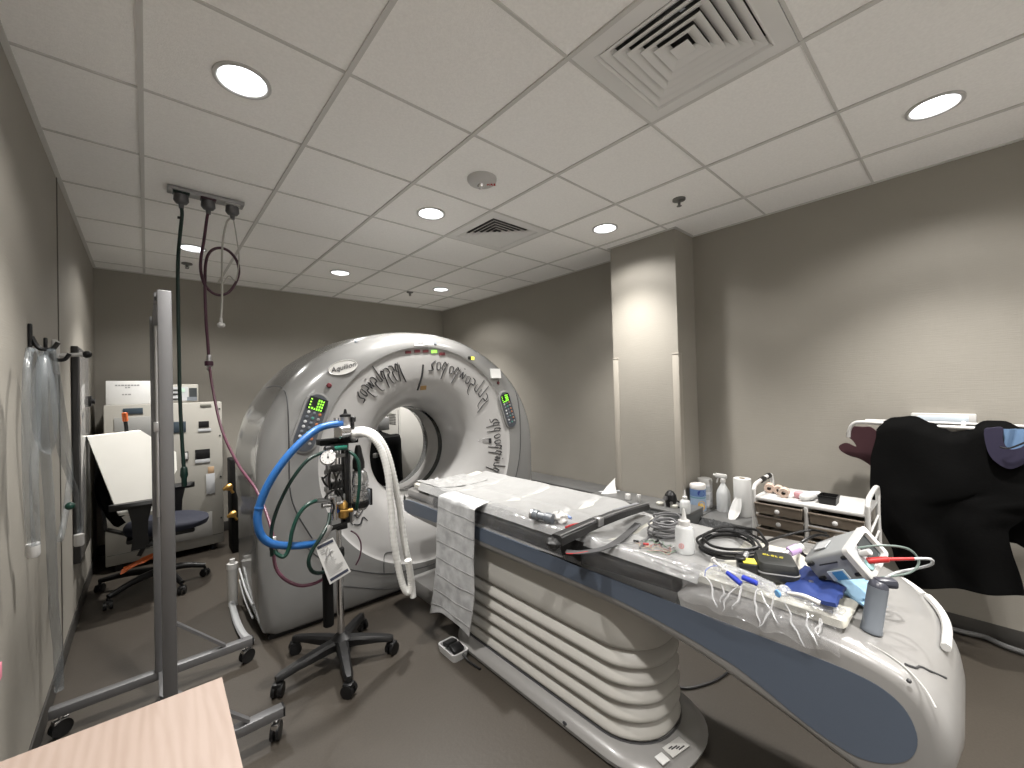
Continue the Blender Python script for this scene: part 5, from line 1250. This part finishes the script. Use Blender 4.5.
# black arm strap bar across the table
bar = thing('arm_strap_bar', (1.62, 1.17, .85), 'long black padded strap bar lying across the middle of the table', 'strap bar')
e0, e1 = at(557, 541, 'z', .862), at(646, 507, 'z', .885)
dv = (e1-e0).normalized(); sv = Vector((-dv.y, dv.x, 0)).normalized()
rr = []
for k in range(25):
    u = k/24; c = e0.lerp(e1, u)+Vector((0, 0, .012*math.sin(u*PI)+.006)); w = .031-.010*u; h = .018-.004*u
    wob = .003*noise.noise(Vector((u*9, 0, 3)))
    rr.append([c+sv*w+Vector((0, 0, -h)), c+sv*w+Vector((0, 0, h*.7+wob)), c+sv*w*.6+Vector((0, 0, h+wob)), c-sv*w*.6+Vector((0, 0, h+wob)), c-sv*w+Vector((0, 0, h*.7+wob)), c-sv*w+Vector((0, 0, -h))])
part('padded_bar', MB().loft(rr), mat('black_nylon', (.018, .018, .018), .45, bump=.3, bscale=120), bar)
part('front_seam', MB().tube([e0.lerp(e1, k/12)+Vector((0, 0, .026+.012*math.sin(k/12*PI)))-sv*.020 for k in range(13)], .0025, 6), MGREY, bar)
c = at(598, 522, 'z', .895); part('buckle', MB().box(c+Vector((0, 0, .004)), (.035, .04, .035), math.atan2(dv.y, dv.x), .005), STEEL, bar, 'silver buckle')
lsp = spline([tp(566, 551, .003), tp(580, 552, .003), tp(600, 549, .003), tp(616, 542, .004), tp(630, 531, .006), tp(638, 523, .010)], 8)
def lband(u, v):
    k = u*(len(lsp)-1); i = min(int(k), len(lsp)-2); q = lsp[i].lerp(lsp[i+1], k-i); d = (lsp[i+1]-lsp[i]); n = Vector((-d.y, d.x, 0)).normalized()
    return q+n*(v-.5)*.032
part('lower_band', MB().sheet(lband, 40, 3, .003), mat('grey_black_band', (.05, .05, .052), .55), bar)  # flat dark grey band curving below the bar
part('grey_webbing', MB().beam(at(616, 511, 'z', .893), at(640, 504, 'z', .893), .045, .006, .002).beam(at(608, 517, 'z', .89), at(620, 511, 'z', .893), .02, .006, .002), mat('grey_webbing', (.22, .225, .24), .6), bar)
part('red_strap', MB().tube(spline([tp(566, 527.5, .008), tp(573, 525, .010), tp(581, 524, .008)], 8), .006, 8), RED, bar, 'red strap end')
part('red_strap', MB().tube(spline([tp(566, 553.5), tp(575, 553.5, .002), tp(588, 551.5, .002)], 6), .002, 8), RED, bar, 'thin red strap edge')
def wad(u, v):
    an = 2*PI*u; ph = PI*(v*.98+.01); c = e0+Vector((-.012, .01, -.012))
    r = .027*(1+.35*noise.noise(Vector((math.cos(an)*1.8, math.sin(an)*1.8, ph*2))))
    return c+Vector((r*math.sin(ph)*math.cos(an)*.95, r*math.sin(ph)*math.sin(an)*1.1, r*.9*math.cos(ph)))
part('bunched_end', MB().grid(wad, 26, 18), MATS['black_nylon'], bar, 'crumpled black fabric end')
part('hanging_flap', MB().sheet(lambda u, v: Vector((1.325-.012*math.sin(v*3)+.006*noise.noise(Vector((u*3, v*2, 1))), e0.y-.055+.12*u-.02*v*(u-.5), .845-.10*v)), 10, 10, .006), BLACKM, bar)
# grey adaptor and white wad
a_, b_ = tp(532, 514, .022), tp(553, 519, .02)
t = thing('grey_connector', (a_+b_)/2, 'grey cylindrical connector lying beside the crumpled tape', 'connector')
part('body', MB().lathe(a_, [(.022, 0), (.024, .006), (.024, .035), (.018, .04), (.018, .075), (.023, .08), (.023, (b_-a_).length)], axis=b_-a_, n=20), SLATE, t)
part('end_ring', MB().lathe(a_, [(.018, -.004), (.0245, -.002), (.0255, .004), (.0245, .01)], axis=b_-a_, n=20), STEEL, t)
c = tp(559, 518, .02)
def wad2(u, v):
    an = 2*PI*u; ph = PI*(v*.98+.01); r = .034*(1+.5*noise.noise(Vector((math.cos(an)*2.2, math.sin(an)*2.2, ph*2+5))))
    return c+Vector((r*math.sin(ph)*math.cos(an), r*math.sin(ph)*math.sin(an)*1.25, r*.8*math.cos(ph)))
single('crumpled_tape', MB().grid(wad2, 26, 18), PAPER, 'small white crumpled tape wad beside the black bar end', 'tape')
single('blue_cap_needle', MB().cyl(tp(566, 515, .01), tp(571, 518, .006), .006, n=10), mat('pale_blue_cap', (.25, .35, .65), .4), 'tiny pale blue cap beside the crumpled tape', 'cap')
# grey cable coil
def coil(name, c, R, n, r, m, label, seed, sq=(1, 1), tails=()):
    rnd = random.Random(seed); pts = []
    for k in range(n*14):
        an = 2*PI*k/14+seed; i = k/14
        rr_ = R*(1+.10*math.sin(i*2.3+seed)+.05*rnd.uniform(-1, 1)); x = c.x+rr_*sq[0]*math.cos(an)+.012*math.sin(i*1.7); y = c.y+rr_*sq[1]*math.sin(an)+.012*math.cos(i*2.1)
        pts.append(Vector((x, y, max(ptop(x, y), .815)+.009+r+.0011*k/14*6+r*1.2*(i/n))))
    pts = list(tails[0])+pts+list(tails[1]) if tails else pts
    return single(name, MB().tube(spline(pts, 4), r, 8), m, label, 'cable')
coil('grey_cable_coil', Vector((1.66, .885, 0)), .055, 9, .0045, mat('cable_grey', (.13, .13, .135), .45), 'coil of thin grey cable behind the clear bottle', 2, (1.2, 1.0), ([], [tp(662, 528), tp(655, 533), tp(645, 541), tp(640, 548)]))
coil('black_cable_coil', Vector((1.665, .63, 0)), .112, 5, .0052, BLACK, 'large loose coil of black cable on the white paper', 5, (1.05, .9), ([tp(700, 548), tp(722, 553)], [tp(745, 552), tp(770, 540, .01), tp(795, 533, .02), tp(812, 530, .03), tp(826, 533, .05)]))
cable('monitor_lead', [tp(806, 556, .03), tp(801, 552, .02), tp(800, 545, .02), tp(806, 539, .03), tp(818, 535, .05), tp(828, 536, .07)], .0055, BLACK, 'black lead looping up behind the tilted grey monitor')
rnd = random.Random(3)
wc = [mat('wire_tan', (.40, .33, .24), .5), mat('wire_dull_red', (.30, .12, .10), .5), mat('wire_grey', (.3, .3, .29), .5), BLACK, mat('wire_green', (.15, .25, .16), .5)]
for k, (m, lb) in enumerate(zip(wc, ('tan', 'red', 'grey', 'black', 'green'))):
    pts = []
    a0, b0 = 637+k*2, 543-k*.8
    for j in range(12):
        pts.append(tp(a0+j*2.6+rnd.uniform(-3, 3)+ (4 if j > 8 else 0), b0+j*.7+rnd.uniform(-2.6, 2.6), .001+.002*rnd.random()))
    for j in range(5): pts.append(tp(668-j*5+rnd.uniform(-2, 2), 553-j*.6+rnd.uniform(-1.5, 1.5), .002))
    single('electrode_lead', MB().tube(spline(pts, 5), .0012, 6), m, 'thin '+lb+' electrode wire in the tangle left of the clear bottle', 'wire', 'tangled electrode wires')
for k, (a_, b_, m, lb) in enumerate(((646, 544, RED, 'tiny red electrode clip in the wire tangle'), (657, 541, BLACK, 'tiny black electrode clip behind the wire tangle'), (661, 543, MGREY, 'tiny grey electrode clip at the right of the wire tangle'), (636, 541, BLACK, 'tiny black electrode clip at the left of the wire tangle'))):
    q = tp(a_, b_, .004); single('electrode_clip', MB().box(q, (.008, .022, .008), .5+k, .002), m, lb, 'clip')
cable('thin_line', [tp(600, 541), tp(620, 543.5), tp(640, 541), tp(648, 536), tp(656, 528), tp(664, 523)], .0015, GINK, 'thin grey line running over the paper to the grey coil', 'wire')
cable('edge_line', [tp(640, 552, .002), tp(665, 561, .002), tp(690, 571, .002), tp(715, 577, .002), tp(735, 580, .002), tp(752, 584, .004)], .0013, GINK, 'long thin dark line lying along the near edge of the paper', 'wire')
# clear gel bottle
q = at(685, 552, 'z', .836); q = Vector((q.x, q.y, ptop(q.x, q.y)+.009))
t = thing('gel_bottle', q, 'clear plastic squeeze bottle with white nozzle standing on the table', 'bottle')
part('bottle', MB().lathe(q, [(.031, 0), (.034, .004), (.035, .03), (.034, .085), (.031, .098), (.020, .106), (.018, .108)], n=30), BOTTLE, t)
part('cap', MB().lathe(q, [(.022, .103), (.022, .122), (.014, .126)], n=22), WHITE, t)
part('nozzle', MB().lathe(q, [(.013, .125), (.009, .132), (.004, .166), (.0, .168)], n=16), WHITE, t)
v = (CAM-q); v.z = 0; v.normalize(); vs_ = Vector((-v.y, v.x, 0))
part('round_symbol', MB().lathe(q+v*.0355+Vector((0, 0, .035))-vs_*.012, [(.007, 0), (.0095, 0), (.0095, .001), (.007, .001)], axis=v, n=24, cap=False).cyl(q+v*.0355+Vector((0, 0, .035))-vs_*.012, q+v*.0365+Vector((0, 0, .035))-vs_*.012, .003, n=10), mat('symbol_red', (.5, .12, .12), .5), t)
# pens / syringes in clear wrap
def syr(a_, b_, m, label, L=.055):
    p, q_ = tp(*a_, .020), tp(*b_, .016); d = (q_-p).normalized()
    t = thing('capped_syringe', (p+q_)/2, label, 'syringe')
    part('barrel', MB().cyl(p-d*.03, q_, .0075, n=14), CLEAR, t); part('cap', MB().cyl(p, q_+d*.004, .0082, n=14, bev=.002), m, t)
    part('plunger', MB().cyl(p-d*.055, p-d*.02, .004, n=10).cyl(p-d*.058, p-d*.054, .011, n=14), WHITE, t)
BL2 = mat('bright_blue', (.02, .04, .35), .35)
syr((727, 572), (740, 583), BL2, 'bright blue capped syringe nearest the clear bottle'); syr((742, 577), (756, 583), BL2, 'second blue capped syringe, partly under clear wrap')
single('clear_sleeve', MB().tube([tp(716, 566, .012), tp(730, 570, .016), tp(745, 575, .014), tp(772, 588, .012)], .016, 12), CLEAR, 'clear plastic sleeve lying beside the blue syringes', 'sleeve')
single('clear_tube', MB().tube(spline([tp(740, 566, .01), tp(743, 560, .03), tp(747, 553, .045)], 5), .008, 10), CLEAR, 'short clear tube standing behind the blue syringe', 'tube')
cable('blue_thread', [tp(705, 576, .006), tp(706, 570, .012), tp(713, 566, .016), tp(722, 567, .012), tp(727, 572, .008)], .0014, mat('blue_thread', (.1, .15, .45), .4), 'thin blue thread looped left of the blue syringes', 'thread')
# black pouch, striped box, vial
q = tp(775, 578); q = Vector((1.555, .447, ptop(1.555, .447)+.010))
t = thing('black_pouch', q, 'black zip pouch with small yellow lettering', 'pouch')
Rz = .42
def rr3(s, z, r=.022):
    P = rrect(-.066*s, .066*s, -.058*s, .058*s, r*s, z, 5); M = Matrix.Rotation(Rz, 3, 'Z'); return [M @ Vector((p.x, p.y, 0))+q+Vector((0, 0, p.z)) for p in P]
part('body', MB().loft([rr3(.94, 0), rr3(1, .008), rr3(1, .022), rr3(.985, .024), rr3(.985, .028), rr3(1, .03), rr3(.98, .044), rr3(.90, .055), rr3(.75, .058)]), mat('pouch_black', (.015, .016, .015), .5), t)
part('zip', MB().tube(rr3(1.0, .026), .0025, 6, closed=True), MGREY, t)
xd = Matrix.Rotation(Rz-PI/2-.25, 3, 'Z') @ Vector((1, 0, 0))
lm = MB(); yd = Vector((0, 0, 1)).cross(xd)
o = q+Vector((-.005, .008, .0592))
for k, w in enumerate((.010, .008, .009, .007, .010)):
    b0 = o+xd*(-.028+k*.012)
    lm.prism([b0, b0+xd*w*.35, b0+xd*w*.35+yd*.012, b0+yd*.012], (0, 0, .0008)); lm.prism([b0, b0+xd*w, b0+xd*w+yd*.003, b0+yd*.003], (0, 0, .0008))
    if k % 2 == 0: lm.prism([b0+yd*.009, b0+xd*w+yd*.009, b0+xd*w+yd*.012, b0+yd*.012], (0, 0, .0008))
part('lettering', lm, YELLOW, t, 'yellow lettering')
q = tp(747, 573); t = thing('striped_box', q, 'small black box with a yellow top corner beside the black pouch', 'box')
part('body', MB().box(q+Vector((0, 0, .020)), (.055, .055, .038), .5, .004), BLACK, t); part('yellow_top', MB().box(q+Vector((.004, -.006, .0405)), (.042, .04, .004), .5, .001), YELLOW, t)
part('round_cap', MB().cyl(q+Vector((-.004, .018, .04)), q+Vector((-.004, .018, .052)), .017, n=18, bev=.003), BLACK, t)
a_, b_ = tp(789, 552, .036), tp(799, 548, .046)
t = thing('capped_vial', a_, 'small vial with lilac cap behind the black pouch', 'vial')
part('vial', MB().cyl(a_-(b_-a_)*.6, a_, .010, n=14), CLEAR, t); part('cap', MB().cyl(a_, b_, .016, n=18, bev=.002), LILAC, t)
part('label_end', MB().cyl(b_, b_+(b_-a_)*.35, .013, n=16), PAPER, t)
# cloths, swab, tail things
def flat(name, px4, h0, th, m, label, cat, amp=.006, seed=0, nu=20, nv=16):
    A_, B_, C2, D2 = [tp(*p[:2], h0+(p[2] if len(p) > 2 else 0)) for p in px4]
    def f(u, v): return (A_*(1-u)+B_*u)*(1-v)+(D2*(1-u)+C2*u)*v+Vector((0, 0, amp*noise.noise(Vector((u*4, v*4, seed)))+amp*.5))
    return single(name, MB().sheet(f, nu, nv, th), m, label, cat)
flat('blue_cloth', [(780, 594), (806, 569), (846, 592), (836, 609)], .012, .010, BLUE, 'folded royal blue cloth with a snap, under the grey monitor', 'cloth', .008, 1)
q = tp(811, 582, .024); single('snap_button', MB().lathe(q, [(.006, 0), (.006, .003), (.003, .004)], n=14), STEEL, 'small metal snap button on the royal blue cloth', 'snap')
flat('pale_blue_cloth', [(826, 583), (862, 578), (884, 598), (868, 612)], .006, .006, LBLUE, 'pale blue folded cloth under the tilted grey monitor', 'cloth', .008, 4)
flat('pale_blue_cloth', [(862, 600), (884, 596), (889, 610), (874, 614)], -.012, .006, LBLUE, 'small pale blue cloth corner behind the grey cylinder', 'cloth', .006, 9)
p0, p1 = tp(788, 593, .02), tp(820, 603.5, .018)
single('white_swab_tube', MB().tube(spline([p0, p0.lerp(p1, .5)+Vector((0, 0, .006)), p1], 8), .006, 12, rf=lambda u: .0045+.003*u), WHITE, 'white rounded tube lying over the blue cloth', 'tube')
q = tp(784, 591, .016); t = thing('clear_valve', q, 'clear plastic valve at the end of the white tube', 'valve')
part('body', MB().lathe(q-Vector((.0, .0, .012)), [(.012, 0), (.017, .006), (.017, .018), (.010, .026)], n=18), CLEAR, t); part('blue_ring', MB().lathe(q+Vector((-.022, .012, -.004)), [(.009, 0), (.011, .003), (.009, .006)], axis=(1, -.6, 0), n=16), mat('ring_blue', (.12, .3, .55), .4), t)
# tilted monitor
sM = .925; Lm, Am, Bm = [Vector(q)*sM*1.2 for q in ((-.0466, -.1174, .0724), (.1087, -.0192, .0389), (.0154, -.0468, -.066))]
Pm = CAM+(Vector((1.679, .2267, .94))-CAM)*sM
mo = thing('patient_monitor', Pm-Lm*.5-Vector((0, 0, .08)), 'grey portable monitor tipped on its side at the tail of the table', 'monitor')
def mq(l, a, b): return Pm+Lm*l+Am*a+Bm*b
def mring(l, s, r=.10, n=4):
    P = []
    for ca_, cb_2, a0 in ((.5-r, .5-r, 0), (-.5+r, .5-r, PI/2), (-.5+r, -.5+r, PI), (.5-r, -.5+r, 1.5*PI)):
        for k in range(n+1): an = a0+PI/2*k/n; P.append(mq(l, (ca_+r*math.cos(an))*s, (cb_2+r*math.sin(an))*s))
    return P
part('case', MB().loft([mring(-1.0, .72), mring(-.97, .82), mring(-.55, .92), mring(-.12, .98), mring(-.06, .98)]), mat('monitor_grey', (.27, .28, .285), .4), mo)
part('front_bezel', MB().loft([mring(-.12, 1.0), mring(-.10, 1.06), mring(.0, 1.06), mring(.02, 1.0), mring(.02, .78), mring(-.05, .74), mring(-.05, .2)]), WHITE, mo)
part('screen', MB().prism([mq(-.045, -.05, -.36), mq(-.045, .36, -.36), mq(-.045, .36, .36), mq(-.045, -.05, .36)], Lm.normalized()*.002), EYE, mo, 'dark screen')
part('port_panel', MB().prism([mq(-.045, -.38, -.36), mq(-.045, -.10, -.36), mq(-.045, -.10, .36), mq(-.045, -.38, .36)], Lm.normalized()*.003), LGREY, mo)
An, Bn, Ln = Am.normalized(), Bm.normalized(), Lm.normalized()
for l, b in ((-.15, -.28), (-.15, .28), (-.86, -.26), (-.86, .26)):
    f_ = .5*(.92+.06*(1+l)); part('rubber_foot', MB().beam(mq(l, -f_, b)-Ln*.010, mq(l, -f_, b)+Ln*.010, .010, .012, .003, up=An), BLACK, mo)
fq = .5*.955
stk = part('sticker', MB().prism([mq(-.66, -fq, .06), mq(-.34, -fq, .06), mq(-.34, -fq, .38), mq(-.66, -fq, .38)], -An*.004), mat('sticker_white', (.6, .66, .7), .4), mo)
part('sticker_blue', MB().prism([mq(-.56, -fq-.04, .08), mq(-.36, -fq-.04, .08), mq(-.36, -fq-.04, .36), mq(-.56, -fq-.04, .36)], -An*.002), mat('sticker_sky', (.06, .22, .45), .4), stk, 'blue sticker')
part('text_line', MB().prism([mq(-.70, -fq, -.20), mq(-.34, -fq, -.20), mq(-.34, -fq, -.17), mq(-.70, -fq, -.17)], -An*.003), INK, mo)
part('handle_recess', MB().prism([mq(-.8, -.16, -.475), mq(-.55, -.16, -.485), mq(-.55, .16, -.485), mq(-.8, .16, -.475)], -Bn*.003), LGREY, mo)
c0 = mq(.0, -.24, .10)
pr2 = part('red_connector', MB().cyl(c0, c0+Vector((.02, -.045, .012)), .0085, n=14, bev=.002).cyl(c0+Vector((.018, -.040, .011)), c0+Vector((.040, -.095, .022)), .005, .004, n=12), RED, mo, 'red connector')
part('white_plug', MB().cyl(mq(-.02, -.2, -.12), mq(.16, -.2, -.12), .009, n=14, bev=.002), WHITE, mo)
part('ring_port', MB().lathe(mq(-.04, -.24, .22), [(.010, 0), (.014, .004), (.014, .008), (.010, .010)], axis=Lm, n=18), mat('port_cyan', (.3, .5, .5), .4), mo)
e = c0+Vector((.040, -.095, .022))
cable('sensor_cord', [e, e+Vector((.02, -.03, .002)), e+Vector((.045, -.03, -.02)), e+Vector((.06, .0, -.045)), e+Vector((.03, .04, -.06)), e+Vector((-.03, .06, -.065))], .0038, LGREY, 'grey cord looping from the red connector of the monitor')
g0 = mq(.0, -.18, -.3)
cable('sensor_cord', [g0, g0+Vector((.03, -.05, .012)), g0+Vector((.07, -.10, .005)), g0+Vector((.085, -.12, -.03)), g0+Vector((.06, -.10, -.06)), g0+Vector((.02, -.03, -.085))], .003, mat('cord_green', (.13, .17, .155), .4), 'grey-green cord arching over the right side of the monitor')
cable('sensor_cord', [tp(893, 580, -.015), tp(897, 590, -.022), tp(902, 601, -.024), tp(890, 600, -.024), tp(880, 599, -.02)], .0025, LGREY, 'thin grey cord lying on the tail of the table behind the grey cylinder')
# grey cylinder handle
b0 = TPT(871, 632); b1 = Vector((b0.x+.055, b0.y, b0.z+.125)); 
b1 = b0+CR*.024+Vector((0, 0, .122))
t = thing('grey_cylinder', b0, 'upright slate grey cylinder handle at the tail of the table', 'cylinder handle')
part('barrel', MB().lathe(b0, [(.021, 0), (.024, .003), (.024, .012), (.0225, .014), (.0225, (b1-b0).length)], axis=b1-b0, n=28), SLATE, t)
part('head', MB().lathe(b1, [(.0225, -.002), (.02, .01), (.012, .018), (0, .02)], axis=b1-b0, n=24).box(b1+Vector((.012, -.014, .012)), (.03, .05, .024), .6, .008), mat('dark_slate', (.03, .032, .045), .35), t, 'dark angled head')
# ================================================================ WORLD AND VIEW
w = bpy.data.worlds.new('world'); S.world = w; w.use_nodes = True
w.node_tree.nodes['Background'].inputs['Color'].default_value = (.05, .05, .05, 1); w.node_tree.nodes['Background'].inputs['Strength'].default_value = 1.
S.view_settings.view_transform = 'Standard'; S.view_settings.look = 'None'; S.view_settings.gamma = 1; S.view_settings.exposure = EXPOSURE
S.view_settings.use_curve_mapping = False
S.cycles.max_bounces = 8; S.cycles.diffuse_bounces = 5; S.cycles.transparent_max_bounces = 16
